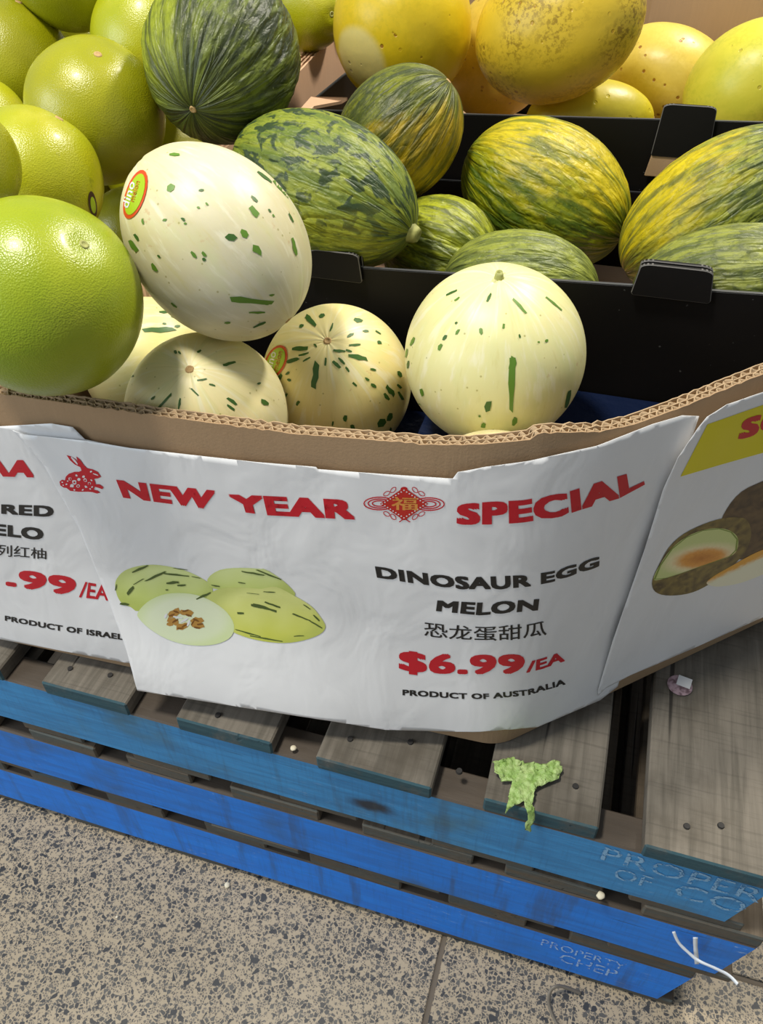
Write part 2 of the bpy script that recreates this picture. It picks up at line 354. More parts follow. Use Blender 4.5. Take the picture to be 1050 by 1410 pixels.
def strip(s0, s1, ds, o0, o1, zlo, zhi, nz=1, jag=0., seed=0):
    """closed curved slab between offsets o0 > o1 (outwards positive) from zlo(s) to zhi(s)"""
    ss = fr(s0, s1, ds); vs_, fs_ = [], []
    for i, s in enumerate(ss):
        a, b = zlo(s), zhi(s) + (noise.noise(Vector((s*160, seed, 0)))*jag if jag else 0)
        for off in (o0, o1):
            for k in range(nz+1):
                z = a+(b-a)*k/nz; vs_.append(wall_pt(s, z, off))
    W = 2*(nz+1); n = len(ss)
    for i in range(n-1):
        A, B = i*W, (i+1)*W
        for k in range(nz):
            fs_.append((A+k, B+k, B+k+1, A+k+1)); o = nz+1
            fs_.append((A+o+k, A+o+k+1, B+o+k+1, B+o+k))
        fs_.append((A+nz, B+nz, B+2*nz+1, A+2*nz+1)); fs_.append((A, A+nz+1, B+nz+1, B))
    for A in (0, (n-1)*W):
        for k in range(nz): fs_.append((A+k, A+k+1, A+nz+1+k+1, A+nz+1+k))
    return vs_, fs_
bin_ = empty('cardboard_bin', (-.3, 1.1, ZB)); tag(bin_, 'large octagonal brown cardboard bin with a cut down front rim, on the pallets', 'bin')
def bin_part(name, vf, mat, smooth=False):
    vs_, fs_ = vf; return mesh(name, [Vector(v)-Vector(bin_.location) for v in vs_], fs_, mat, bin_, smooth)
zb = lambda s: ZB
bin_part('wall_core', strip(S0, S1, .02, -.0012, -.0128, zb, lambda s: rim_z(s)-.012, 4), M_card)
bin_part('outer_liner', strip(S0, S1, .006, .0, -.0012, zb, rim_z, 5, .0022, 1), M_card)
bin_part('middle_liner', strip(S0, S1, .006, -.0066, -.0076, lambda s: rim_z(s)-.013, lambda s: rim_z(s)-.0005, 1, .003, 5), M_edge)
bin_part('inner_liner', strip(S0, S1, .006, -.0128, -.014, zb, rim_z, 2, .0025, 9), M_edge)
def flute(o_mid, amp, period, seed):
    vs_, fs_ = [], []; n = int((S1-S0)/(period/6)); th = .0007
    for i in range(n+1):
        s = S0+(S1-S0)*i/n; ph = 2*math.pi*s/period + .6*noise.noise(Vector((s*25, seed, 0))); o = o_mid+amp*math.sin(ph)
        zt = rim_z(s)-.0008+noise.noise(Vector((s*220, seed, 4)))*.0022; zl = rim_z(s)-.014
        for off in (o+th, o-th):
            vs_ += [wall_pt(s, zl, off), wall_pt(s, zt, off)]
    for i in range(n):
        A, B = 4*i, 4*i+4
        fs_ += [(A, B, B+1, A+1), (A+2, A+3, B+3, B+2), (A+1, B+1, B+3, A+3)]
    return vs_, fs_
bin_part('fluting', flute(-.0039, .0026, .0085, 2), M_edge, True)
bin_part('fluting', flute(-.0102, .0026, .0105, 6), M_edge, True)
# remaining panels of the octagon
def panel(name, a, b, z1a, z1b, th=.012):
    a, b = Vector(a), Vector(b); t = (b-a).normalized(); n = Vector((t.y, -t.x)); L = (b-a).length
    vs_, fs_ = [], []
    for (p, zt) in ((a, z1a), (b, z1b)):
        for off in (0, -th):
            q = p+n*off; vs_ += [(q.x, q.y, ZB), (q.x, q.y, zt)]
    fs_ = [(0, 4, 5, 1), (2, 3, 7, 6), (1, 5, 7, 3), (0, 2, 6, 4), (0, 1, 3, 2), (4, 6, 7, 5)]
    return bin_part(name, (vs_, fs_), M_card)
pr = BA+DR*S1; pl = BA+DL*(-S0)
panel('side_panel', (pr.x, pr.y), (pr.x+.01, 1.40), .905, 1.04)
panel('rear_corner_panel', (pr.x+.01, 1.40), (-.02, 1.78), 1.045, 1.060)
panel('rear_panel', (-.022, 1.78), (-.72, 1.78), 1.062, 1.062)
panel('rear_corner_panel', (-.72, 1.78), (-1.0, 1.48), 1.06, 1.0)
panel('side_panel', (-1.0, 1.48), (-1.0, .78), 1.0, .90)
panel('front_corner_panel', (-1.0, .78), (pl.x, pl.y), .90, .89)
# raised floors inside
def poly_slab(name, pts, z0, z1, mat, parent=None):
    n = len(pts); vs_ = [(x, y, z0) for x, y in pts]+[(x, y, z1) for x, y in pts]
    fs_ = [tuple(range(n-1, -1, -1)), tuple(range(n, 2*n))]+[(i, (i+1) % n, n+(i+1) % n, n+i) for i in range(n)]
    return vs_, fs_
k = NT('blue_plastic_sheet'); k.col((.006, .013, .045)); k.rough(.32); k.bump(k.noise(k.coord(), 18, 4), .01, .5); M_sheet = k.m
bin_part('blue_liner', poly_slab('x', [(-.66, .522), (-.06, .545), (.30, .87), (.34, 1.4), (-.05, 1.75), (-.70, 1.75), (-.97, 1.46), (-.97, .80)], .690, .697, M_sheet), M_sheet)
bin_part('raised_base', poly_slab('x', [(-.178, .545), (-.06, .56), (.12, .72), (.12, .829), (-.178, .829)], .698, .766, M_sheet), M_sheet)
bin_part('raised_base', poly_slab('x', [(-.73, .56), (-.625, .56), (-.61, .76), (-.62, 1.66), (-.74, 1.74), (-.97, 1.46), (-.97, .80)], .698, .758, M_card), M_card)

# ---------------------------------------------------------------- cardboard divider
D0, D1 = Vector((-.534, .78, .922)), Vector((-.566, 1.66, .985))
div = empty('cardboard_divider', (D0.x, D0.y, .698)); tag(div, 'thick layered cardboard divider between the pomelos and the striped green melons', 'divider')
def div_sheet(name, o0, o1, drop, mat, jag):
    vs_, fs_ = [], []; n = 90; d = (D1-D0)
    for i in range(n+1):
        u = i/n; p = D0+d*u; zt = p.z-drop+noise.noise(Vector((u*70, o0*900, 0)))*jag
        for o in (o0, o1): vs_ += [Vector((p.x+o, p.y, .76 if o < -.02 else .700))-div.location, Vector((p.x+o, p.y, zt))-div.location]
    for i in range(n):
        A, B = 4*i, 4*i+4; fs_ += [(A, A+1, B+1, B), (A+2, B+2, B+3, A+3), (A+1, A+3, B+3, B+1), (A, B, B+2, A+2)]
    fs_ += [(0, 2, 3, 1), (4*n, 4*n+1, 4*n+3, 4*n+2)]
    mesh(name, vs_, fs_, mat, div)
off = 0.0
for i in range(7):
    w = .0035 if i % 2 == 0 else .004
    div_sheet('cardboard_sheet' if i % 2 == 0 else 'corrugation', off, off-w, 0 if i % 2 == 0 else .007, M_peach if i % 2 == 0 else M_card, .002 if i % 2 == 0 else .004)
    off -= w

# ---------------------------------------------------------------- black cartons
def quad_slab(p00, p10, p11, p01, th, n):
    """slab with corner points (bottom-left, bottom-right, top-right, top-left) thickened along n"""
    P = [Vector(p) for p in (p00, p10, p11, p01)]; N = Vector(n)*th
    vs_ = P+[p+N for p in P]; fs_ = [(0, 1, 2, 3), (7, 6, 5, 4), (0, 4, 5, 1), (1, 5, 6, 2), (2, 6, 7, 3), (3, 7, 4, 0)]
    return vs_, fs_
def slab_obj(name, vf, mat, parent, bev=.0008):
    bm = bmesh.new(); vv = [bm.verts.new(Vector(v)-parent.location) for v in vf[0]]
    for f in vf[1]: bm.faces.new([vv[i] for i in f])
    bmesh.ops.recalc_face_normals(bm, faces=bm.faces)
    if bev: bmesh.ops.bevel(bm, geom=list(bm.edges), offset=bev, segments=2, affect='EDGES')
    bm.normal_update()
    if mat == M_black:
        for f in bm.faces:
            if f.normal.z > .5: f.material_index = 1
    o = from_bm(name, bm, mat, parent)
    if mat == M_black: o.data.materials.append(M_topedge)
    return o
def ztop(px, Y): return on_plane(px[0], px[1], 1, Y)
YA = .838; YR = 1.205
a0, a1 = ztop((500, 366), YA), ztop((1050, 402), YA); sl = (a1.z-a0.z)/(a1.x-a0.x)
zA = lambda x: a0.z+sl*(x-a0.x)
XL, XR = -.49, .255; CB = .699
ca = empty('black_carton', (XL, YA, CB)); tag(ca, 'low black carton holding the striped green melons, behind the ivory melons', 'carton', 'black fruit cartons inside the bin')
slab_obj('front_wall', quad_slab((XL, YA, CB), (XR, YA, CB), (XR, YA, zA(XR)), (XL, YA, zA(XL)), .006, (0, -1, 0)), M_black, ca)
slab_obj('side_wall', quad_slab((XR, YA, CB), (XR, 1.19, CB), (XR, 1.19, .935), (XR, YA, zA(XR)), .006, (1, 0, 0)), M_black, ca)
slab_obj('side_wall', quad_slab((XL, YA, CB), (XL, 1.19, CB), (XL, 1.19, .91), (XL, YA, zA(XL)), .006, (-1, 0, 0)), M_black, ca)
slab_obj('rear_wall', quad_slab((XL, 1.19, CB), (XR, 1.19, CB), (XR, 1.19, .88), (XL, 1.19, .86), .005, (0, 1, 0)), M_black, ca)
slab_obj('base', quad_slab((XL, YA, CB), (XR, YA, CB), (XR, 1.19, CB), (XL, 1.19, CB), .062, (0, 0, 1)), M_peach, ca, 0)
def tab(parent, name, x0, x1, ztop_, zbot, y, lean, mat, rnd=.012, th=.005, taper=.004):
    """stacking tab hooked over a wall: a bent plate with rounded lower corners"""
    pr_ = []; n = 6
    for k in range(n+1):
        u = k/n; pr_.append((u, 0))
    bm = bmesh.new(); outl = []
    for k in range(5):
        a = math.pi/2*k/4; outl.append((x1-rnd+rnd*math.sin(a)-taper*0, ztop_-rnd*.4+rnd*.4*math.cos(a)))
    outl += [(x1+taper, zbot+rnd*.2), (x1+taper-rnd*.2, zbot), (x0-taper+rnd*.2, zbot), (x0-taper, zbot+rnd*.2)]
    for k in range(5):
        a = math.pi/2*(4-k)/4; outl.append((x0+rnd-rnd*math.sin(a), ztop_-rnd*.4+rnd*.4*math.cos(a)))
    vv = []
    for (x, z) in outl:
        u = (z-zbot)/(ztop_-zbot); vv.append(bm.verts.new(Vector((x, y-lean*(1-u), z))-parent.location))
    f = bm.faces.new(vv); r = bmesh.ops.extrude_face_region(bm, geom=[f])
    for e in r['geom']:
        if isinstance(e, bmesh.types.BMVert): e.co.y += th
    bmesh.ops.recalc_face_normals(bm, faces=bm.faces)
    rb = bmesh.ops.bevel(bm, geom=[e for e in bm.edges], offset=.0009, segments=1, affect='EDGES')
    for f in rb['faces']: f.material_index = 1
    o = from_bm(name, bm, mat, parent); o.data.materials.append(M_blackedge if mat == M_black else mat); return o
for (xa, xb, yt, yb) in ((425, 493, 345, 386), (881, 985, 367, 414)):
    q0, q1 = on_plane(xa, yt, 1, YA-.012), on_plane(xb, yt+3, 1, YA-.012); qb = on_plane((xa+xb)/2, yb, 1, YA-.014)
    tab(ca, 'stacking_tab', q0.x, q1.x, (q0.z+q1.z)/2, qb.z, YA-.0118, .002, M_black)
    tl = tab(ca, 'stacking_tab', q0.x, q1.x, (q0.z+q1.z)/2-.001, zA(q0.x)-.03, YA+.0002, 0, M_black)
cb = empty('black_carton', (XL, YR, CB)); tag(cb, 'taller black carton holding the yellow melons, at the back of the bin', 'carton', 'black fruit cartons inside the bin')
b0, b1 = ztop((640, 147), YR), ztop((1050, 164), YR); sl2 = (b1.z-b0.z)/(b1.x-b0.x)
zR = lambda x: b0.z+sl2*(x-b0.x)
XBL = -.495
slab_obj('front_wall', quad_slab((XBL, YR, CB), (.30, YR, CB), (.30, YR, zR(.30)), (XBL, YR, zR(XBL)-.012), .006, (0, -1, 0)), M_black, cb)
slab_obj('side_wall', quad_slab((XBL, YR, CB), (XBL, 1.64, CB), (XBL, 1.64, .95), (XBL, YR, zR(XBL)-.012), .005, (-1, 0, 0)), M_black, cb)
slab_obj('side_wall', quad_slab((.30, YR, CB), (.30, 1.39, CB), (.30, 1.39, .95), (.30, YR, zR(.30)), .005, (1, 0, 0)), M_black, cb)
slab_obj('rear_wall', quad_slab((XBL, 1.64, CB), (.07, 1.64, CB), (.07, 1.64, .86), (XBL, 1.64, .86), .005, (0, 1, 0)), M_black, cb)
vsb, fsb = poly_slab('x', [(XBL, YR), (.295, YR), (.295, 1.38), (.065, 1.635), (XBL, 1.635)], CB, .840, M_peach)
slab_obj('base', (vsb, fsb), M_card, cb, 0)
q0, q1, qb = on_plane(914, 143, 1, YR-.012), on_plane(988, 147, 1, YR-.012), on_plane(940, 218, 1, YR-.014)
tab(cb, 'stacking_tab', q0.x, q1.x, (q0.z+q1.z)/2, qb.z, YR-.0125, .003, M_black)
qc = on_plane(940, 247, 1, YR-.016)
tab(cb, 'kraft_tab_end', q0.x-.003, q1.x-.006, qb.z+.001, qc.z, YR-.0135, .002, M_card, .004)
# folded corner flap at the left end of the rear carton
fl = [on_plane(x, y, 1, Y) for x, y, Y in ((404, 160, 1.12), (428, 133, 1.16), (478, 134, 1.19), (470, 139, 1.185), (432, 146, 1.15), (420, 160, 1.12))]
bm = bmesh.new(); vv = [bm.verts.new(p-cb.location) for p in fl]
for f in ((0, 1, 4, 5), (1, 2, 3, 4)): bm.faces.new([vv[i] for i in f])
r = bmesh.ops.extrude_face_region(bm, geom=list(bm.faces))
for e in r['geom']:
    if isinstance(e, bmesh.types.BMVert): e.co.z -= .004
bmesh.ops.recalc_face_normals(bm, faces=bm.faces)
from_bm('corner_flap', bm, M_peach, cb)

# ---------------------------------------------------------------- fruit
FR = {"P1": [-0.4789, 0.529, 0.9726, 0.7216, -0.0214, 0.692, 0.0855, 0.0855], "P2": [-0.6592, 0.922, 1.0069, 0.4246, -0.2346, 0.8745, 0.084, 0.084], "P3": [-0.6508, 0.7635, 0.98, 0.4225, 0.4503, 0.7866, 0.076, 0.076], "P4": [-0.5967, 0.6092, 1.053, 0.4138, 0.4686, 0.7805, 0.0536, 0.0536], "P5": [-0.8809, 1.051, 1.0134, 0.3239, 0.286, 0.9018, 0.0924, 0.0924], "P6": [-0.7893, 1.1161, 1.131, 0.3542, 0.1753, 0.9186, 0.0781, 0.0781], "P7": [-0.6546, 1.0832, 1.0514, 0.3383, 0.2083, 0.9177, 0.0831, 0.0831], "P8": [-0.8806, 1.2265, 0.9919, 0.3319, 0.2487, 0.91, 0.0757, 0.0757], "P9": [-0.8341, 0.9041, 0.9792, 0.3048, 0.3512, 0.8853, 0.0688, 0.0688], "P10": [-0.6958, 0.9909, 0.8238, 0.2855, 0.3926, 0.8742, 0.0615, 0.0615], "P11": [-0.7095, 1.1393, 0.8722, 0.3063, 0.3135, 0.8988, 0.0964, 0.0964], "P12": [-0.5851, 1.4653, 1.029, 0.8282, -0.56, 0.0231, 0.0642, 0.0783], "P13": [-0.5773, 1.5824, 1.0205, 0.3461, 0.1036, 0.9325, 0.0526, 0.0526], "P14": [-0.9139, 1.1664, 1.1125, 0.3496, 0.1987, 0.9156, 0.0582, 0.0582], "G1": [-0.5022, 0.9767, 1.0642, 0.021, -0.9473, -0.3195, 0.0916, 0.1019], "G2": [-0.354, 0.9041, 0.9444, 0.9529, -0.1572, -0.2593, 0.0833, 0.1222], "G3": [-0.3051, 1.0615, 0.9635, 0.6677, 0.2277, 0.7087, 0.0766, 0.0923], "G4": [-0.2264, 0.9984, 0.8383, 0.9625, -0.2317, -0.1411, 0.0733, 0.0788], "G5": [-0.1084, 0.913, 0.8437, 0.9938, 0.1091, -0.0217, 0.0705, 0.0951], "G6": [-0.1099, 1.1059, 0.8895, 0.9276, -0.1311, -0.3499, 0.0892, 0.1201], "G7": [0.1062, 1.0427, 0.9084, 0.7479, 0.0779, 0.6592, 0.0822, 0.1236], "G8": [0.1265, 0.906, 0.8813, 0.9715, -0.0282, 0.2353, 0.0664, 0.1052], "Y1": [-0.3823, 1.352, 1.0304, -0.1557, -0.0309, 0.9873, 0.1063, 0.1109], "Y2": [-0.1448, 1.3537, 1.0394, 0.9248, -0.0057, 0.3804, 0.098, 0.1243], "Y3": [-0.2542, 1.5269, 0.9624, 0.4743, 0.0923, 0.8755, 0.0898, 0.1065], "Y4": [0.021, 1.5608, 0.9354, 0.9608, -0.228, -0.1575, 0.0762, 0.1065], "Y5": [-0.0852, 1.4128, 0.9008, 0.9963, 0.0731, 0.0461, 0.0589, 0.1012], "Y6": [0.1482, 1.4254, 0.959, 0.8028, -0.1234, 0.5834, 0.0881, 0.1017], "W1": [-0.3683, 0.654, 0.9825, 0.7367, -0.1243, -0.6647, 0.0806, 0.0978], "W2": [-0.3881, 0.6100, 0.8090, 0.1385, -0.3944, 0.9084, 0.0855, 0.0905], "W3": [-0.287, 0.7361, 0.7883, 0.1087, -0.4834, 0.8686, 0.0869, 0.0979], "W4": [-0.1032, 0.7162, 0.8657, -0.0078, -0.1074, 0.9942, 0.0925, 0.0925], "W5": [-0.5078, 0.6967, 0.8028, 0.8274, 0.5149, 0.224, 0.0759, 0.0777], "W6": [-0.0763, 0.5922, 0.8088, 0.98, 0.1858, 0.0719, 0.0449, 0.0618]}
BVH = {}
def fruit_mesh(name, r, L, nlat, nlon, disp, egg=0.):
    vs_, fs_ = [], []
    for i in range(nlat+1):
        th = math.pi*i/nlat; c, s = math.cos(th), math.sin(th)
        m = 1 if i in (0, nlat) else nlon
        for j in range(m):
            ph = 2*math.pi*j/nlon; k_ = 1+disp(th, ph)
            rr = r*s*(1+egg*c)*k_
            vs_.append((rr*math.cos(ph), rr*math.sin(ph), L*c*k_))
    def idx(i, j):
        if i == 0: return 0
        if i == nlat: return 1+(nlat-1)*nlon
        return 1+(i-1)*nlon+j % nlon
    for i in range(nlat):
        for j in range(nlon):
            a, b, c_, d = idx(i, j), idx(i+1, j), idx(i+1, j+1), idx(i, j+1)
            if i == 0: fs_.append((a, b, c_))
            elif i == nlat-1: fs_.append((a, b, d))
            else: fs_.append((a, b, c_, d))
    return vs_, fs_
def fruit(key, name, label, cat, group, mat, nlat, nlon, disp, egg=0., data=None, spin=0.):
    cx, cy, cz, ax, ay, az, r, L = data or FR[key]
    vs_, fs_ = fruit_mesh(name, r, L, nlat, nlon, disp, egg)
    o = mesh(name, vs_, fs_, mat, None, True)
    q = Vector((ax, ay, az)).to_track_quat('Z', 'Y'); o.rotation_mode = 'QUATERNION'
    from mathutils import Quaternion
    o.rotation_quaternion = q @ Quaternion((0, 0, 1), spin); o.location = (cx, cy, cz)
    tag(o, label, cat, group)
    M = Matrix.Translation((cx, cy, cz)) @ o.rotation_quaternion.to_matrix().to_4x4()
    if key: BVH[key] = (BVHTree.FromPolygons([Vector(v) for v in vs_], fs_), M, M.inverted(), o)
    return o
def cast(key, x, y, off):
    bv, M, Mi, o = BVH[key]; o_ = Mi @ CAM; d = (Mi.to_3x3() @ ray(x, y)).normalized()
    h = bv.ray_cast(o_, d)
    if h[0] is None: return None
    return h[0]+h[1]*off
def polar_dimple(th, width, depth):
    return -depth*math.exp(-(th/width)**2)
def on_fruit(key, name, polys, mat, off, parent=None, label=None, kind=None):
    """polygons (photo coordinates) laid on a fruit's skin"""
    bm = bmesh.new()
    for pts in polys:
        b2 = bmesh.new(); vv = [b2.verts.new((x, y, 0)) for x, y in pts]
        try:
            fc = b2.faces.new(vv); fc.normal_update(); bmesh.ops.triangulate(b2, faces=[fc])
        except ValueError: b2.free(); continue
        xs = [p[0] for p in pts]; ys = [p[1] for p in pts]
        bisect_grid(b2, fr(min(xs), max(xs), 5)[1:-1], fr(min(ys), max(ys), 5)[1:-1])
        ok = True; loc = {}
        for v in b2.verts:
            h = cast(key, v.co.x, v.co.y, off)
            if h is not None: loc[v] = bm.verts.new(h)
        if ok:
            for f in b2.faces:
                if all(v in loc for v in f.verts):
                    try: bm.faces.new([loc[v] for v in f.verts])
                    except ValueError: pass
        b2.free()
    bmesh.ops.recalc_face_normals(bm, faces=bm.faces)
    o = from_bm(name, bm, mat, parent or BVH[key][3], True)
    if kind: o['kind'] = kind
    if label: o['label'] = label
    return o
def blob(x, y, l, w, ang, seed=0, jit=.28):
    """ragged, angular patch, roughly l long and w wide"""
    rng = random.Random(seed*31+int(x*7+y)); a = R_(ang); pts = []
    sk = rng.uniform(-.35, .35); m = 2 if l < 16 else 4
    top = [(-1+2*i/m, 1) for i in range(m+1)]; bot = [(1-2*i/m, -1) for i in range(m+1)]
    for (u, v) in top+bot:
        e = 1-abs(u); vv = v*(.62+.38*e)*(1+rng.uniform(-jit, jit)*1.3); uu = u*(1+rng.uniform(-jit, jit)*.4)+sk*v*min(1, w/l)
        uu, vv = uu*l/2, vv*w/2
        pts.append((x+uu*math.cos(a)+vv*math.sin(a), y-uu*math.sin(a)+vv*math.cos(a)))
    return pts
M_fleck = plain('dark_green_fleck', lin(58, 98, 34), .45); M_fleck2 = plain('leaf_green_fleck', lin(92, 132, 40), .45)
k = NT('corky_scar'); k.col(k.mix(k.noise(k.coord(), 300, 3), lin(204, 172, 120), lin(160, 126, 82))); k.rough(.85); M_scar = k.m
k = NT('pale_green_stem'); k.col(k.mix(k.noise(k.coord(), 200, 3), lin(188, 190, 120), lin(140, 140, 70))); k.rough(.7); M_stem = k.m
def stem_scar(o, zpole, r, mat, name='stem_scar', h=.002, dip=0., sign=1):
    """corky ring with a hollow middle, on the fruit's pole"""
    prof = [(r*1.25, -.0015), (r, h*.6), (r*.75, h), (r*.5, h*.55), (r*.28, h*.2), (0, h*.5)]; vs_, fs_ = [], []; n = 14
    for (rr, zz) in prof[:-1]:
        for j in range(n):
            a = 2*math.pi*j/n; q = rr*(1+.12*noise.noise(Vector((math.cos(a)*2, math.sin(a)*2, rr*900))))
            vs_.append((q*math.cos(a), q*math.sin(a), sign*(zpole+zz)))
    vs_.append((0, 0, sign*(zpole+prof[-1][1])))
    for i in range(len(prof)-2):
        for j in range(n): fs_.append((i*n+j, i*n+(j+1) % n, (i+1)*n+(j+1) % n, (i+1)*n+j))
    b = (len(prof)-2)*n
    for j in range(n): fs_.append((b+j, b+(j+1) % n, len(vs_)-1))
    return mesh(name, vs_, fs_, mat, o, True)

# --- pomelos
PM = [pomelo_mat('pomelo_skin_olive', lin(162, 160, 14), lin(146, 150, 16), lin(184, 178, 48), 0),
      pomelo_mat('pomelo_skin_green', lin(154, 166, 14), lin(138, 160, 16), lin(170, 180, 40), 4),
      pomelo_mat('pomelo_skin_gold', lin(184, 178, 22), lin(164, 170, 20), lin(200, 196, 84), 9)]
def pomelo_disp(seed, dim=.035):
    def d(th, ph):
        x, y, z = math.sin(th)*math.cos(ph), math.sin(th)*math.sin(ph), math.cos(th)
        return .016*noise.noise(Vector((x*1.3+seed, y*1.3, z*1.3)))-dim*math.exp(-(th/.16)**2)+.012*math.exp(-((th-.5)/.3)**2)
    return d
PL = {'P1': ('large bright green pomelo at the front rim, its dimpled stem end facing up', 1),
      'P2': ('olive green pomelo with flattened shoulder, left of the dark green melon on top', 0),
      'P3': ('yellow green pomelo with a small round sticker on its right side', 2),
      'P4': ('pomelo cut off by the left picture edge, just above the large bright green one', 0),
      'P5': ('olive pomelo with a bright glint near the upper left corner', 0),
      'P6': ('topmost pomelo at the upper picture edge, seen from below', 0),
      'P7': ('yellow green pomelo with a reddish blush, behind the dark green melon on top', 2),
      'P8': ('shaded pomelo in the gap between three olive pomelos at upper left', 0),
      'P9': ('pale pomelo at the left picture edge, under the glinting olive one', 2),
      'P10': ('shaded pomelo behind the divider, left of the stickered ivory melon', 0),
      'P11': ('deeply shaded pomelo underneath the dark green melon on top', 0),
      'P12': ('pomelo with its navel showing, right of the dark green melon on top', 2),
      'P13': ('rearmost pomelo beside the cardboard divider at the upper edge', 2),
      'P14': ('pale pomelo in the extreme upper left corner', 2)}
for i, (kk, (lb, mi)) in enumerate(PL.items()):
    o = fruit(kk, 'pomelo', lb, 'pomelo', 'pomelos heaped in the left of the bin', PM[mi], 48, 72, pomelo_disp(i*3.1), 0.)
    L = FR[kk][7]
    stem_scar(o, L*(1-.035+.003), .0045 if kk != 'P1' else .004, M_stem if kk in ('P1', 'P12') else M_scar, 'stem_scar', .0015)
FILL = [(-.843, 1.325, .829, .069), (-.877, 1.001, .835, .075), (-.689, .71, .837, .077), (-.859, 1.469, .838, .078), (-.88, .79, .832, .072), (-.716, 1.445, .83, .07), (-.673, 1.308, .829, .069), (-.882, 1.144, .829, .069), (-.764, 1.362, .944, .075)]
for i, (x, y, z, r) in enumerate(FILL):
    o = fruit(None, 'pomelo', 'pomelo buried low in the heap, out of sight beneath the visible pomelos', 'pomelo', 'buried pomelos', PM[0], 24, 36, pomelo_disp(50+i), 0., (x, y, z, .2, .1, .97, r, r))

# --- ivory dinosaur egg melons
IV = lambda n, c1, c2, s, sc=.5: ivory_mat(n, c1, c2, s, sc)
def ivory_disp(seed):
    def d(th, ph):
        rib = (.0075*noise.noise(Vector((math.cos(ph)*3.5+seed, math.sin(ph)*3.5, 0))))*(.25+.75*math.exp(-(th/.8)**2)+.75*math.exp(-((math.pi-th)/.8)**2))
        return rib-.02*math.exp(-(th/.10)**2)-.02*math.exp(-((math.pi-th)/.10)**2)
    return d
WD = {'W1': ('large whitish ivory melon with a round sticker, topmost of the ivory melons', IV('ivory_rind_white', lin(218, 213, 184), lin(214, 204, 160), 0), .03),
      'W2': ('pale ivory melon half sunk behind the cardboard rim, blossom end facing up', IV('ivory_rind_cream', lin(236, 224, 168), lin(230, 222, 176), 5, .7), .0),
      'W3': ('ivory melon densely flecked dark green around its centre scar, with a sticker at left', IV('ivory_rind_flecked', lin(232, 216, 146), lin(234, 222, 160), 9), .0),
      'W4': ('round ivory melon with a long vertical green streak, standing before the black carton', IV('ivory_rind_greenish', lin(226, 222, 160), lin(232, 222, 164), 14), .0),
      'W5': ('shaded ivory melon between the large green pomelo and the stickered ivory melon', IV('ivory_rind_shade', lin(226, 216, 150), lin(220, 212, 150), 19), .0),
      'W6': ('ivory melon just peeping over the rim under the round green streaked melon', IV('ivory_rind_plain', lin(236, 222, 164), lin(236, 226, 176), 23), .0)}
for i, (kk, (lb, mt, egg)) in enumerate(WD.items()):
    o = fruit(kk, 'ivory_melon', lb, 'melon', 'ivory melons in the front of the bin', mt, 72, 108, ivory_disp(i*5.3), egg)
    L = FR[kk][7]
    if kk == 'W4':
        stem_scar(o, L*.985, .004, M_stem, 'stem', .007)
    else: stem_scar(o, L*.98, .0042, M_scar, 'stem_scar', .0016)
    stem_scar(o, L*.98, .0038, M_scar, 'blossom_scar', .0014, sign=-1)
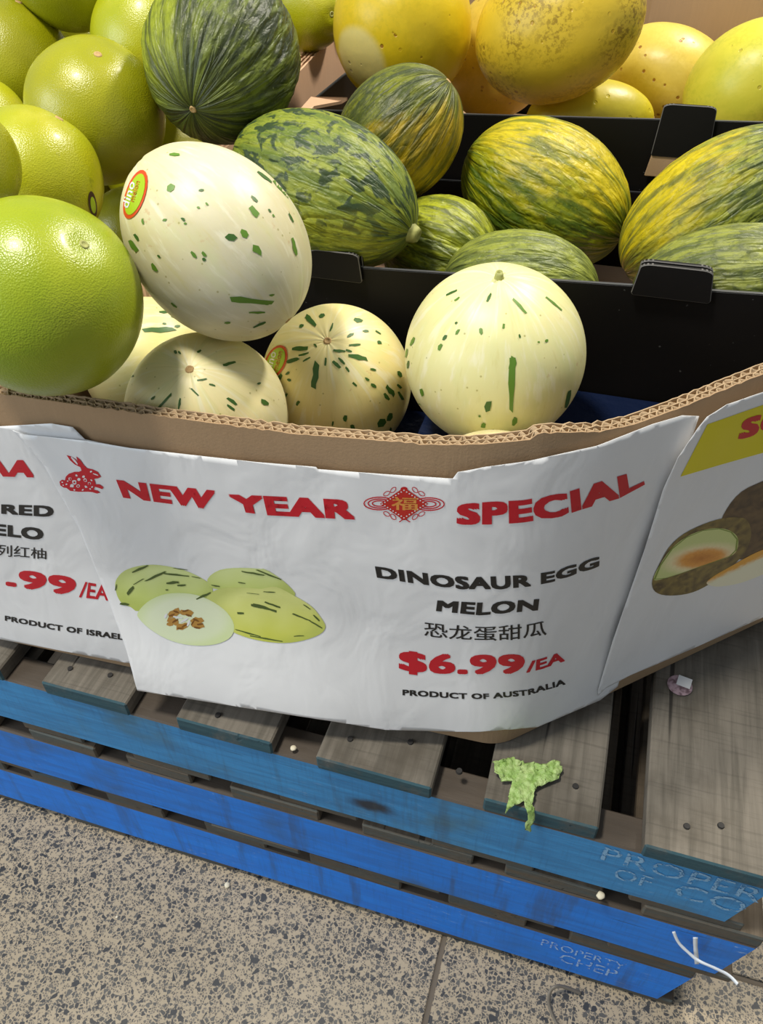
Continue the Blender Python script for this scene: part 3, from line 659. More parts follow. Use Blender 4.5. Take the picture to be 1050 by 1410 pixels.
FL = {
 'W1': [(346, 414, 60, 9, -5), (354, 430, 22, 3, 0), (357, 447, 18, 3, 25), (313, 444, 8, 3, 0), (350, 291, 16, 9, -50), (318, 327, 13, 10, 20), (336, 322, 12, 8, -40), (354, 345, 15, 10, -30), (350, 274, 11, 5, -40), (267, 351, 11, 4, -50), (281, 350, 8, 5, -40), (281, 357, 5, 4, 0), (213, 368, 13, 6, -55), (184, 338, 18, 7, -55), (188, 327, 10, 4, -60), (240, 213, 14, 4, 0), (235, 259, 10, 9, 10), (277, 262, 7, 3, 0), (285, 281, 5, 3, -50), (273, 286, 4, 3, 0), (252, 302, 6, 4, -45), (227, 303, 5, 5, 0), (255, 308, 4, 3, 0), (371, 290, 5, 3, -60), (376, 297, 4, 3, -60), (197, 305, 8, 3, -80), (219, 353, 5, 3, -50), (405, 340, 24, 5, -75), (388, 262, 34, 5, -48), (364, 244, 26, 4, -38), (366, 418, 6, 4, 0), (374, 406, 7, 3, 10), (400, 300, 14, 3, -62), (240, 420, 10, 3, -40)],
 'W2': [(315, 501, 19, 5, 15), (278, 523, 14, 3, 10), (292, 530, 9, 3, -15), (319, 553, 15, 5, -35), (317, 561, 12, 4, -35), (364, 554, 11, 6, -25), (224, 556, 36, 4, 47), (247, 556, 16, 3, 80), (165, 531, 7, 4, 35), (181, 518, 7, 4, 10), (242, 485, 5, 4, -70), (247, 486, 5, 3, -60), (274, 484, 6, 4, 30), (211, 548, 7, 3, 40), (268, 540, 14, 3, -45), (356, 528, 5, 3, 0)],
 'W3': [(428, 442, 19, 7, -45), (443, 435, 8, 5, 20), (456, 451, 12, 3, 70), (493, 441, 12, 6, -15), (413, 480, 23, 7, 3), (418, 488, 15, 3, 15), (403, 496, 18, 6, 20), (482, 462, 10, 4, 25), (503, 456, 8, 3, 0), (520, 458, 9, 3, -30), (522, 472, 6, 5, 0), (488, 475, 16, 3, 5), (467, 483, 16, 4, -5), (493, 492, 26, 8, -10), (463, 502, 14, 6, -40), (470, 497, 12, 3, -45), (478, 509, 8, 4, -50), (448, 498, 11, 3, 85), (434, 518, 36, 9, 82), (488, 529, 7, 4, -40), (505, 522, 7, 3, -30), (514, 531, 8, 5, -30), (537, 538, 18, 7, -50), (532, 546, 11, 5, -50), (550, 515, 9, 5, -60), (549, 532, 8, 5, -40), (551, 545, 13, 5, -60), (475, 576, 8, 6, 80), (485, 588, 6, 7, 0), (525, 582, 12, 12, 30), (536, 574, 11, 7, 75), (410, 555, 7, 5, 60), (398, 523, 5, 4, 0), (513, 509, 8, 3, -15), (394, 544, 5, 4, 60), (458, 583, 6, 3, 80), (422, 495, 12, 3, 30), (434, 476, 6, 3, -40), (480, 483, 9, 3, -15), (396, 514, 6, 4, 50), (415, 449, 6, 4, 10), (385, 520, 10, 6, 50), (537, 592, 8, 3, 80)],
 'W4': [(704, 529, 72, 9, 88), (705, 500, 14, 12, 85), (672, 559, 13, 9, 80), (708, 580, 12, 6, 70), (665, 586, 6, 7, 0), (781, 549, 24, 6, 78), (785, 560, 12, 5, 70), (715, 422, 27, 5, -48), (673, 410, 13, 4, 60), (762, 418, 30, 3, -40), (662, 456, 5, 8, 0), (612, 465, 8, 4, 60), (606, 478, 9, 5, 65), (630, 457, 8, 4, 65), (628, 445, 4, 3, 40), (581, 540, 10, 5, -75), (578, 558, 6, 3, -60), (595, 588, 8, 3, -60), (560, 486, 12, 3, 78), (568, 470, 12, 4, 65), (622, 403, 16, 3, 25), (629, 412, 8, 3, 35), (660, 573, 3, 3, 0), (715, 463, 3, 5, 0), (741, 471, 3, 3, 0), (752, 469, 4, 4, 0), (562, 502, 10, 3, 80), (693, 449, 3, 8, 0)],
 'W5': [(219, 454, 42, 7, 4), (225, 430, 12, 3, 0), (240, 437, 10, 3, -20), (244, 449, 8, 4, 0), (226, 446, 5, 3, 0)]}
for kk, lst in FL.items():
    on_fruit(kk, 'green_flecks', [blob(*b, seed=i) for i, b in enumerate(lst) if not (kk in ('W1', 'W4', 'W2') and i % 3 == 2)], M_fleck2 if kk in ('W1', 'W4') else M_fleck, .0005, kind='stuff')
    if kk in ('W1', 'W4', 'W2'):
        on_fruit(kk, 'green_flecks', [blob(*b, seed=i) for i, b in enumerate(lst) if i % 3 == 2], M_fleck, .0005, kind='stuff')

# --- green striped melons
def toad_disp(seed, amp=.012, nlon=7.):
    def d(th, ph):
        c, s = math.cos(ph), math.sin(ph); z = math.cos(th)
        wv = .35*noise.noise(Vector((c*1.5, s*1.5+seed, z*2.2)))
        a = noise.noise(Vector((c*nlon*.55+seed+wv, s*nlon*.55, z*1.2)))
        b = 1-2.2*abs(noise.noise(Vector((c*nlon*1.15+seed, s*nlon*1.15+wv*2, z*2.6))))
        g = noise.noise(Vector((c*nlon*2.6+seed, s*nlon*2.6, z*8)))
        e = noise.noise(Vector((c*nlon*.25, s*nlon*.25+seed, z*1.1)))
        w = min(1, math.sin(th)*1.5)
        return amp*(a*.9+b*.70*w+g*.30*w)*(.35+.65*w)+.008*e-.018*math.exp(-(th/.13)**2)-.012*math.exp(-((math.pi-th)/.12)**2)
    return d
GY, GD, GB = lin(128, 148, 34), lin(60, 82, 30), lin(38, 62, 40)
def ldir(key, v):   # world direction -> the fruit's own axes
    ax = Vector(FR[key][3:6]); q = ax.to_track_quat('Z', 'Y'); return tuple(q.inverted() @ Vector(v).normalized())
GDAT = {
 'G1': ('big dark green melon on top of the pile, wrinkled blossom end facing out', toad_mat('toad_rind_dark', lin(98, 110, 34), lin(46, 56, 22), lin(44, 54, 34), lin(150, 160, 24), .85, .35, 1, ldir('G1', (-1, -.2, .55)), .50), .020, 9),
 'G2': ('green melon with dark blotches and a stem stub, behind the topmost ivory melon', toad_mat('toad_rind_blotched', lin(132, 142, 44), lin(96, 114, 38), lin(42, 62, 34), lin(160, 164, 30), .45, .95, 4, ldir('G2', (0, -.5, -1)), .35), .012, 7),
 'G3': ('dark green melon ripening to orange yellow on its lower right side', toad_mat('toad_rind_orange', lin(112, 118, 24), lin(66, 76, 26), lin(48, 58, 28), lin(190, 156, 12), .9, .5, 8, ldir('G3', (.55, -.55, -.55)), .36), .009, 6),
 'G4': ('half hidden wrinkled green melon between the blotched and the yellow striped melon', toad_mat('toad_rind_wrinkled', lin(152, 160, 32), lin(86, 98, 22), lin(56, 70, 24), lin(170, 170, 26), .3, .3, 12, ldir('G4', (0, 0, 1)), .5), .028, 8),
 'G5': ('grey green melon low against the inside of the black carton front', toad_mat('toad_rind_grey', lin(138, 148, 60), lin(92, 104, 44), lin(62, 76, 42), lin(156, 160, 50), .3, .4, 15, ldir('G5', (0, 0, 1)), .55), .018, 7),
 'G6': ('yellow green striped melon lying sideways in the middle of the black carton', toad_mat('toad_rind_yellow', lin(146, 150, 14), lin(74, 96, 14), lin(48, 68, 16), lin(206, 184, 14), .85, .30, 19, ldir('G6', (.25, -.1, 1)), .42), .017, 7),
 'G7': ('large green melon with a yellow flank at the right edge of the black carton', toad_mat('toad_rind_flank', lin(138, 144, 44), lin(82, 94, 36), lin(58, 72, 42), lin(208, 186, 12), .95, .6, 24, ldir('G7', (-1, -.35, .6)), .58), .013, 7),
 'G8': ('dull green netted melon in front of the large yellow flanked melon at right', toad_mat('toad_rind_netted', lin(134, 140, 56), lin(88, 98, 42), lin(64, 74, 42), lin(156, 160, 44), .2, .5, 28, ldir('G8', (0, 0, 1)), .6), .022, 7)}
for i, (kk, (lb, mt, amp, nl)) in enumerate(GDAT.items()):
    o = fruit(kk, 'striped_melon', lb, 'melon', 'striped green melons', mt, 110, 190, toad_disp(i*4.7+1, amp, nl), 0.)
    L = FR[kk][7]
    if kk == 'G2':
        stem_scar(o, L*.985, .0095, M_stem, 'stem', .011)
    else: stem_scar(o, L*.982, .004, M_scar, 'stem_scar', .0012)
    stem_scar(o, L*.988, .004, M_scar, 'blossom_scar', .0012, sign=-1)

# --- yellow melons
def canary_disp(seed, amp=.012):
    def d(th, ph):
        x, y, z = math.sin(th)*math.cos(ph), math.sin(th)*math.sin(ph), math.cos(th)
        return amp*noise.noise(Vector((x*1.6+seed, y*1.6, z*1.6)))+.004*noise.noise(Vector((x*6, y*6+seed, z*6)))-.015*math.exp(-(th/.12)**2)
    return d
def loc_of(key, px, py, depth=0.):
    return cast(key, px, py, depth)
YDAT = {
 'Y1': ('upright yellow melon with a pale ground spot, left of the rear yellow melons', None),
 'Y2': ('big yellow melon with brownish green speckled top, highest of the yellow melons', canary_mat('canary_rind_speckled', lin(214, 180, 40), lin(204, 176, 50), lin(140, 112, 20), .95, .5, 5)),
 'Y3': ('yellow melon tucked behind between the two biggest yellow melons', canary_mat('canary_rind_plain', lin(212, 180, 60), lin(206, 170, 40), lin(170, 150, 30), .2, .5, 9)),
 'Y4': ('pale yellow dented melon lying against the rear cardboard wall', canary_mat('canary_rind_pale', lin(222, 200, 92), lin(214, 188, 74), lin(190, 160, 40), .2, .9, 13)),
 'Y5': ('smooth bright yellow melon low behind the black carton edge', canary_mat('canary_rind_bright', lin(224, 208, 50), lin(218, 200, 36), lin(190, 180, 30), .1, .0, 17)),
 'Y6': ('greenish yellow melon at the right picture edge behind the black carton', canary_mat('canary_rind_greenish', lin(212, 200, 60), lin(196, 196, 60), lin(160, 170, 40), .35, .3, 21))}
for i, (kk, (lb, mt)) in enumerate(YDAT.items()):
    if mt is None: mt = plain('tmp', (1, 1, 0))
    o = fruit(kk, 'yellow_melon', lb, 'melon', 'yellow melons in the rear carton', mt, 56, 84, canary_disp(i*3.9), 0.)
    stem_scar(o, FR[kk][7]*.985, .005, M_scar, 'stem_scar', .002)
    if kk == 'Y1':
        p = cast('Y1', 492, 85, 0)
        o.data.materials[0] = canary_mat('canary_rind_spotted', lin(214, 186, 20), lin(206, 178, 22), lin(170, 160, 20), .25, .9, 2, (p.x, p.y, p.z, .052))

# --- stickers on fruit
M_st_rim = plain('sticker_orange', lin(206, 74, 20), .35); M_st_green = plain('sticker_green', lin(160, 190, 24), .35)
M_st_white = plain('sticker_white', (.75, .75, .75), .35); M_st_or = plain('sticker_dark_orange', lin(190, 110, 20), .35)
M_st_dark = plain('sticker_dark', lin(70, 50, 34), .4)
def ell(cx, cy, a, b, ang, n=22):
    t = R_(ang); return [(cx+a*math.cos(q)*math.cos(t)-b*math.sin(q)*math.sin(t), cy+a*math.cos(q)*math.sin(t)+b*math.sin(q)*math.cos(t)) for q in [2*math.pi*i/n for i in range(n)]]
st_d = bpy.data.curves
def text_mesh(txt, bold=.0, res=3):
    cu = bpy.data.curves.new('txt', 'FONT'); cu.body = txt; cu.size = 1; cu.space_character = 1+1.7*bold; cu.resolution_u = res; cu.dimensions = '2D'; cu.fill_mode = 'BOTH'
    ob = bpy.data.objects.new('txt', cu); COL.objects.link(ob)
    dg = bpy.context.evaluated_depsgraph_get(); dg.update(); me = bpy.data.meshes.new_from_object(ob.evaluated_get(dg))
    bpy.data.objects.remove(ob); bpy.data.curves.remove(cu)
    bm = bmesh.new(); bm.from_mesh(me); bpy.data.meshes.remove(me)
    if bold > 0:
        src = [v.co.copy() for v in bm.verts]; fcs = [[v.index for v in f.verts] for f in bm.faces]; bm.verts.index_update()
        for (ux, uy) in ((-1, -1), (0, -1), (1, -1), (-1, 0), (1, 0), (-1, 1), (0, 1), (1, 1)):
            nv = [bm.verts.new(c_+Vector((ux*bold*1.15, uy*bold, 0))) for c_ in src]
            for f in fcs: bm.faces.new([nv[i] for i in f])
    xs = [v.co.x for v in bm.verts]; ys = [v.co.y for v in bm.verts]; x0, x1, y0, y1 = min(xs), max(xs), min(ys), max(ys)
    for v in bm.verts: v.co = Vector(((v.co.x-x0)/(x1-x0), (v.co.y-y0)/(y1-y0), 0))
    return bm
def text_on_fruit(key, txt, o00, ex, ey, mat, off, parent, name):
    bm = text_mesh(txt, .01, 2); bad = []
    for v in bm.verts:
        h = cast(key, o00[0]+ex[0]*v.co.x+ey[0]*v.co.y, o00[1]+ex[1]*v.co.x+ey[1]*v.co.y, off)
        if h is None: bad.append(v)
        else: v.co = h
    bmesh.ops.delete(bm, geom=bad, context='VERTS')
    return from_bm(name, bm, mat, parent)
def sticker(key, cx, cy, a, b, ang, texts=()):
    s = on_fruit(key, 'sticker', [ell(cx, cy, a, b, ang)], M_st_rim, .0007, label='round fruit sticker with orange rim and green centre')
    on_fruit(key, 'sticker_centre', [ell(cx, cy, a*.84, b*.80, ang)], M_st_green, .0010, s)
    for (t, o00, ex, ey, m_) in texts: text_on_fruit(key, t, o00, ex, ey, m_, .0013, s, 'sticker_lettering')
sticker('W1', 187, 268, 35, 13.5, -72, [('dino', (178, 288), (10, -35), (-9, -4), M_st_white), ('melon', (186, 279), (8, -28), (-6, -2), M_st_or)])
sticker('W3', 380, 498, 24, 14, -65, [('dino', (374, 514), (8, -28), (-9, -3), M_st_white), ('melon', (383, 511), (7, -26), (-7, -2), M_st_or)])
s3 = on_fruit('P3', 'sticker', [ell(127, 281, 18, 5.5, 82)], M_st_dark, .0006)
on_fruit('P3', 'sticker_centre', [ell(127.3, 282, 11.5, 3.4, 82)], M_st_green, .0009, s3)

# ---------------------------------------------------------------- paper signs on the bin wall
def make_sheet_mapper(base, flare):
    def off(s, z): return base + flare(s, z) + .0022*noise.noise(Vector((s*7, z*7, base*900)))+.0008*noise.noise(Vector((s*22, z*16, base*900)))
    def hit(x, y):
        d = ray(x, y); d2 = Vector((d.x, d.y)); c2 = Vector((CAM.x, CAM.y)); s, z = 0., .65
        lo, hi = -1.2, .8
        for it in range(4):
            o = off(s, z)
            def cr(q):
                p = wall_xy(q, z, o)-c2; return d2.x*p.y-d2.y*p.x
            a, b = -.95, .75; fa = cr(a)
            for _ in range(34):
                mid = (a+b)/2; fm = cr(mid)
                if (fm > 0) == (fa > 0): a, fa = mid, fm
                else: b = mid
            s = (a+b)/2; p = wall_xy(s, z, o)-c2; z = CAM.z+d.z*(p.dot(d2)/d2.dot(d2))
        return s, z
    return off, hit
def flare2(s, z): return .036*smooth01((.66-z)/.20)*smooth01((-.0-s)/.26)+.004*smooth01((.6-z)/.15)
def flare1(s, z): return .010*smooth01((.66-z)/.20)
def flare3(s, z): return .005*math.exp(-((s-.17)/.05)**2)*smooth01((z-.79)/.09)
SH = {}
def sheet(key, label, outline, base, flare):
    off, hit = make_sheet_mapper(base, flare)
    dense = []
    for i, a in enumerate(outline):
        b = outline[(i+1) % len(outline)]; m = max(1, int(math.hypot(b[0]-a[0], b[1]-a[1])/22))
        dense += [(a[0]+(b[0]-a[0])*q/m, a[1]+(b[1]-a[1])*q/m) for q in range(m)]
    pts = [hit(x, y) for x, y in dense]; pts = [(a, max(b, .4548)) for a, b in pts]
    bm = bmesh.new(); vv = [bm.verts.new((s, z, 0)) for s, z in pts]; fc = bm.faces.new(vv); fc.normal_update(); bmesh.ops.triangulate(bm, faces=[fc])
    ss = [p[0] for p in pts]; zs = [p[1] for p in pts]
    bisect_grid(bm, fr(min(ss), max(ss), .0055)[1:-1], fr(min(zs), max(zs), .008)[1:-1])
    bmesh.ops.triangulate(bm, faces=[f for f in bm.faces if len(f.verts) > 4])
    ctr = wall_pt(sum(ss)/len(ss), min(zs), base)
    for v in bm.verts:
        s, z = v.co.x, max(v.co.y, .4548); v.co = wall_pt(s, z, off(s, z))-ctr
    o = from_bm('paper_sign', bm, M_paper, None, True); o.location = ctr
    so = o.modifiers.new('thickness', 'SOLIDIFY'); so.thickness = .0003; so.offset = 0
    tag(o, label, 'sign', 'paper price signs taped to the bin')
    gx = fr(min(p[0] for p in outline)-30, max(p[0] for p in outline)+30, 11); gy = fr(min(p[1] for p in outline)-20, max(p[1] for p in outline)+20, 13)
    G = [[hit(x, y) for y in gy] for x in gx]
    def fast(x, y):
        u = (x-gx[0])/(gx[1]-gx[0]); v = (y-gy[0])/(gy[1]-gy[0]); i = min(max(int(u), 0), len(gx)-2); j = min(max(int(v), 0), len(gy)-2); u -= i; v -= j
        a, b, c, d = G[i][j], G[i+1][j], G[i][j+1], G[i+1][j+1]
        return tuple((a[k_]*(1-u)+b[k_]*u)*(1-v)+(c[k_]*(1-u)+d[k_]*u)*v for k_ in (0, 1))
    SH[key] = (off, fast, o, ctr)
    return o
sheet('L', 'left paper price sign for pomelos, partly covered by the centre sign', [(-130, 570), (0, 587), (70, 583), (100, 588), (117, 605), (200, 622), (215, 918), (170, 912), (0, 880), (-130, 852)], .0036, flare1)
sheet('C', 'centre paper sign with red NEW YEAR SPECIAL heading and ivory melon picture', [(17, 592), (33, 598), (80, 603), (120, 607), (180, 617), (350, 636), (435, 643), (437, 646), (530, 653), (623, 659), (630, 650), (667, 643), (726, 635), (821, 614), (898, 584), (939, 572), (962, 573), (900, 760), (850, 945), (826, 964), (740, 1001), (650, 1008), (530, 1005), (400, 985), (189, 951), (150, 830), (110, 730), (60, 640)], .0085, flare2)
sheet('R', 'right paper sign with a yellow banner and an orange fleshed melon picture', [(973, 574), (1000, 557), (1050, 540), (1160, 485), (1230, 770), (1050, 850), (967, 887), (907, 913), (867, 930), (833, 948), (823, 958), (823, 950), (843, 883), (887, 757), (913, 673), (933, 630), (960, 590)], .0130, flare3)
def on_sheet(key, name, bm, mat, layer, parent=None, step=14, colors=None):
    nf = len(bm.faces)
    """bmesh in photo coordinates -> printed on the sheet"""
    off, hit, o, ctr = SH[key]
    xs = [v.co.x for v in bm.verts]; ys = [v.co.y for v in bm.verts]
    bisect_grid(bm, fr(min(xs), max(xs), step)[1:-1], fr(min(ys), max(ys), step*2)[1:-1])
    lay = None
    if colors:
        lay = bm.loops.layers.float_color.new('Col')
        for f in bm.faces:
            for l in f.loops: l[lay] = (*colors(l.vert.co.x, l.vert.co.y), 1)
    for v in bm.verts:
        s, z = hit(v.co.x, v.co.y); v.co = wall_pt(s, z, off(s, z)+.00045+.00014*layer)-ctr
    for f in bm.faces:
        f.normal_update()
    o2 = from_bm(name, bm, mat, parent or o)
    if name in ('printed_stripes', 'printed_seeds', 'printed_flowers', 'printed_knot_dots', 'printed_flower_centres'): o2['kind'] = 'stuff'
    return o2
def text_on_sheet(key, txt, base, top, mat, bold=.02, name='lettering', layer=1):
    bm = text_mesh(txt, bold); bisect_grid(bm, [i/14 for i in range(1, 14)])
    for v in bm.verts:
        b, t = lerp_pts(base, v.co.x), lerp_pts(top, v.co.x); v.co = Vector((b[0]+(t[0]-b[0])*v.co.y, b[1]+(t[1]-b[1])*v.co.y, 0))
    return on_sheet(key, name, bm, mat, layer, step=12)
def poly_bm(polys):
    bm = bmesh.new()
    for pts in polys:
        try: bm.faces.new([bm.verts.new((x, y, 0)) for x, y in pts])
        except ValueError: pass
    bm.normal_update(); big = [f for f in bm.faces if len(f.verts) > 4]
    if big: bmesh.ops.triangulate(bm, faces=big)
    return bm
def smooth_outline(p, k_=3):
    out = []; n = len(p)
    for i in range(n):
        a, b, c, d = p[i-1], p[i], p[(i+1) % n], p[(i+2) % n]
        for q in range(k_):
            t = q/k_; out.append(tuple(.5*(2*b[j]+(c[j]-a[j])*t+(2*a[j]-5*b[j]+4*c[j]-d[j])*t*t+(3*b[j]-a[j]-3*c[j]+d[j])*t**3) for j in (0, 1)))
    return out
def disc_bm(outline, cx, cy, rings=7):
    """fan of rings so that printed pictures can carry colour"""
    outline = smooth_outline(outline); bm = bmesh.new(); n = len(outline); prev = None; c = bm.verts.new((cx, cy, 0))
    for k in range(1, rings+1):
        u = k/rings; cur = [bm.verts.new((cx+(x-cx)*u, cy+(y-cy)*u, 0)) for x, y in outline]
        for i in range(n):
            j = (i+1) % n
            bm.faces.new((c, cur[i], cur[j]) if prev is None else (prev[i], cur[i], cur[j], prev[j]))
        prev = cur
    return bm
T = text_on_sheet
T('C', 'NEW', [(170, 685), (246, 695), (294, 702)], [(160, 660), (212, 666), (296, 675)], M_red, .046, 'heading_lettering')
T('C', 'YEAR', [(322, 703), (367, 709), (489, 715)], [(314, 680), (361, 682), (487, 688)], M_red, .046, 'heading_lettering')
T('C', 'SPECIAL', [(628, 722), (673, 722), (715, 720), (772, 711), (798, 702), (852, 686), (887, 667)], [(629, 694), (673, 690), (718, 688), (776, 678), (840, 658), (882, 646)], M_red, .046, 'heading_lettering')
T('C', 'DINOSAUR EGG', [(519, 795), (570, 803), (634, 811), (690, 811), (730, 807), (760, 801), (824, 780)], [(516, 779), (606, 791), (650, 794), (726, 791), (760, 786), (825, 765)], M_ink, .040)
T('C', 'MELON', [(600, 841), (661, 847), (740, 840)], [(602, 826), (661, 829), (742, 824)], M_ink, .040)
T('C', '恐龙蛋甜瓜', [(584, 876), (620, 880), (668, 882), (705, 881), (752, 874)], [(584, 855), (620, 860), (668, 862), (705, 860), (752, 854)], M_ink, .006)
T('C', '$6.99', [(549, 926), (588, 931), (650, 932), (722, 931)], [(549, 894), (588, 899), (650, 901), (722, 900)], M_red, .034, 'price_lettering')
T('C', '/EA', [(724, 926), (745, 921), (777, 910)], [(726, 911), (745, 906), (776, 896)], M_red, .030, 'price_lettering')
T('C', 'PRODUCT OF AUSTRALIA', [(554, 957), (637, 962), (672, 962), (726, 957), (778, 942)], [(554, 949), (637, 954), (672, 954.5), (726, 949), (777, 934)], M_ink, .034)
T('L', 'AA', [(-22, 655), (47, 657)], [(-22, 633), (46, 633)], M_red, .046, 'heading_lettering')
T('L', 'RED', [(2, 707), (74, 712)], [(2, 694), (74, 696)], M_ink, .040)
T('L', 'POMELO', [(-92, 727), (60, 744)], [(-92, 712), (60, 727)], M_ink, .040)
T('L', '以色列红柚', [(-50, 762), (64, 770)], [(-50, 744), (64, 755)], M_ink, .006)
T('L', '.99', [(8, 806), (60, 814), (105, 821)], [(8, 781), (60, 788), (105, 795)], M_red, .034, 'price_lettering')
T('L', '/EA', [(109, 822), (150, 827)], [(113, 800), (150, 806)], M_red, .02, 'price_lettering')
T('L', 'PRODUCT OF ISRAEL', [(7, 854), (80, 868), (170, 881)], [(7, 847), (80, 860), (170, 873)], M_ink, .034)
# right banner
on_sheet('R', 'yellow_banner', poly_bm([[(973, 584), (1010, 571), (1050, 557), (1158, 512), (1175, 575), (1050, 623), (990, 640), (936, 656)]]), M_band, 0, step=5)
T('R', 'SO', [(1014, 606), (1050, 596), (1090, 582)], [(1022, 577), (1058, 566), (1096, 552)], M_red, .046, 'heading_lettering', 2)
# --- printed pictures: ivory melons
def shade(c1, c2, c3, cx, cy, a, b, nscale=.05, seed=0.):
    def f(x, y):
        u, v = (x-cx)/a, (y-cy)/b; t = max(0, min(1, .5+.5*(v*.9)+.15*noise.noise(Vector((x*nscale, y*nscale, seed)))))
        e = min(1, max(0, (u*u+v*v-.55)/.45))
        return tuple(((c1[i]*(1-t)+c2[i]*t)*(1-e*.5)+c3[i]*e*.5) for i in range(3))
    return f
z1 = lambda pts: [(60+x/3.5, 600+y/3.5) for x, y in pts]
z2 = lambda pts: [(340+x/3.5, 600+y/3.5) for x, y in pts]
LG, MG, DG = lin(216, 226, 160), lin(190, 204, 96), lin(168, 180, 90)
pb = z1([(345, 720), (355, 685), (390, 650), (450, 628), (530, 620), (620, 632), (700, 655), (770, 690), (810, 725), (812, 770), (770, 790), (700, 775), (600, 770), (520, 800), (455, 845), (420, 825), (380, 810), (355, 770)])
on_sheet('C', 'printed_melon', disc_bm(pb, 227, 806), M_pic, 0, colors=shade(LG, MG, DG, 227, 806, 66, 30))
pd = [z1([(790, 690), (850, 645), (950, 635), (1050, 640)])[i] for i in range(4)] + z2([(80, 640), (130, 665), (200, 720), (230, 770), (100, 760), (-20, 745), (-160, 735)])
on_sheet('C', 'printed_melon', disc_bm(pd, 335, 800), M_pic, 1, colors=shade(LG, MG, DG, 335, 800, 60, 22))
pc = z1([(790, 770), (850, 735), (950, 728), (1050, 735)]) + z2([(140, 725), (230, 770), (310, 820), (360, 880), (378, 920), (350, 955), (270, 985), (180, 998), (80, 990), (-20, 965), (-100, 925), (-160, 860), (-185, 800)])
on_sheet('C', 'printed_melon', disc_bm(pc, 368, 845), M_pic, 2, colors=shade(lin(226, 230, 150), lin(196, 200, 70), DG, 368, 845, 80, 42))
ph_ = z1([(455, 850), (500, 800), (570, 765), (650, 755), (740, 765), (820, 800), (885, 850), (918, 910), (905, 965), (850, 1000), (770, 1014), (680, 1008), (590, 980), (510, 930), (460, 880)])
on_sheet('C', 'printed_melon_half', disc_bm(ph_, 256, 853), M_pic, 3, colors=shade(lin(224, 230, 200), lin(216, 226, 186), lin(196, 214, 130), 256, 853, 66, 38))
seeds = []
for (a, b, l, w, an) in ((630, 852, 60, 32, 30), (690, 850, 60, 34, -10), (625, 893, 58, 30, -20), (668, 918, 60, 32, 10), (740, 890, 60, 34, 15), (745, 912, 62, 30, 0), (610, 905, 30, 20, 0)):
    seeds.append(blob(60+a/3.5, 600+b/3.5, l/3.5, w/3.5, an, 3))
on_sheet('C', 'printed_seeds', poly_bm(seeds), plain('seed_ink', lin(176, 130, 60), .42), 5)
seeds2 = [blob(60+a/3.5, 600+b/3.5, 30/3.5, 9/3.5, an, 8) for (a, b, an) in ((640, 845, -20), (620, 860, 20), (685, 840, 10), (700, 862, -20), (635, 890, 30), (660, 925, 0), (680, 912, 30), (735, 885, -30), (755, 905, 10), (720, 898, 60), (740, 922, -10))]
on_sheet('C', 'printed_seeds', poly_bm(seeds2), plain('seed_line_ink', lin(120, 76, 24), .42), 6)
on_sheet('C', 'printed_seeds', poly_bm([blob(60+a/3.5, 600+b/3.5, l/3.5, w/3.5, an, 5) for a, b, l, w, an in ((680, 885, 40, 10, 30), (650, 872, 46, 8, -10), (700, 900, 30, 10, 70), (590, 865, 24, 10, 60))]), M_pw, 6)
stripes = [blob(60+a/3.5, 600+b/3.5, l/3.5, w/3.5, an, 4) for a, b, l, w, an in ((465, 640, 80, 12, 25), (540, 675, 110, 10, 25), (640, 668, 130, 8, -6), (625, 706, 60, 12, 3), (665, 718, 40, 10, 3), (420, 745, 44, 18, 50), (770, 770, 80, 10, 25), (735, 680, 40, 5, -12), (350, 728, 30, 6, 80), (390, 810, 40, 14, -10), (660, 640, 70, 4, -8), (595, 740, 12, 8, 0), (460, 700, 60, 5, 30), (1010, 660, 110, 8, -10), (955, 706, 34, 6, -10), (950, 852, 30, 14, -5), (1030, 820, 60, 12, -15), (990, 950, 130, 6, -16), (830, 720, 40, 6, -10))]
stripes += [blob(340+a/3.5, 600+b/3.5, l/3.5, w/3.5, an, 6) for a, b, l, w, an in ((110, 668, 130, 8, -22), (85, 826, 116, 14, -17), (125, 812, 76, 10, -20), (110, 750, 60, 5, -4), (265, 872, 96, 8, -22), (330, 905, 70, 6, -30), (290, 822, 40, 6, -35), (335, 875, 40, 8, -45), (90, 975, 150, 6, -10), (250, 962, 50, 5, 4), (30, 758, 60, 3, -6))]
on_sheet('C', 'printed_stripes', poly_bm(stripes), plain('stripe_ink', lin(74, 92, 40), .42), 4)
# --- rabbit
rab = z1([(78, 220), (90, 210), (104, 214), (108, 196), (122, 182), (150, 172), (172, 172), (184, 166), (178, 150), (150, 136), (128, 116), (112, 92), (132, 98), (156, 112), (166, 124), (158, 98), (176, 112), (196, 140), (210, 154), (236, 160), (262, 172), (278, 196), (262, 204), (244, 206), (250, 222), (252, 232), (270, 232), (290, 246), (284, 256), (268, 250), (248, 244), (242, 258), (260, 262), (274, 272), (258, 277), (236, 270), (216, 268), (170, 268), (130, 264), (112, 250), (98, 248), (82, 238)])
on_sheet('C', 'printed_rabbit', poly_bm([rab]), M_red, 1)
wh = [blob(60+a/3.5, 600+b/3.5, s/3.5, s/3.5, 0, 3) for a, b, s in ((150, 222, 20), (130, 206, 14), (138, 240, 16), (168, 240, 16), (172, 208, 14), (160, 190, 10), (202, 212, 16), (222, 228, 14), (206, 244, 12), (194, 194, 12), (236, 244, 8), (92, 222, 7), (96, 236, 6), (112, 232, 8), (118, 216, 7), (226, 254, 7), (230, 170, 9), (190, 258, 8), (150, 258, 8), (232, 212, 8))]
wh += [blob(60+150/3.5, 600+118/3.5, 44/3.5, 8/3.5, -48, 2), blob(60+252/3.5, 600+184/3.5, 26/3.5, 5/3.5, -20, 2)]
on_sheet('C', 'printed_flowers', poly_bm(wh), M_pw, 2)
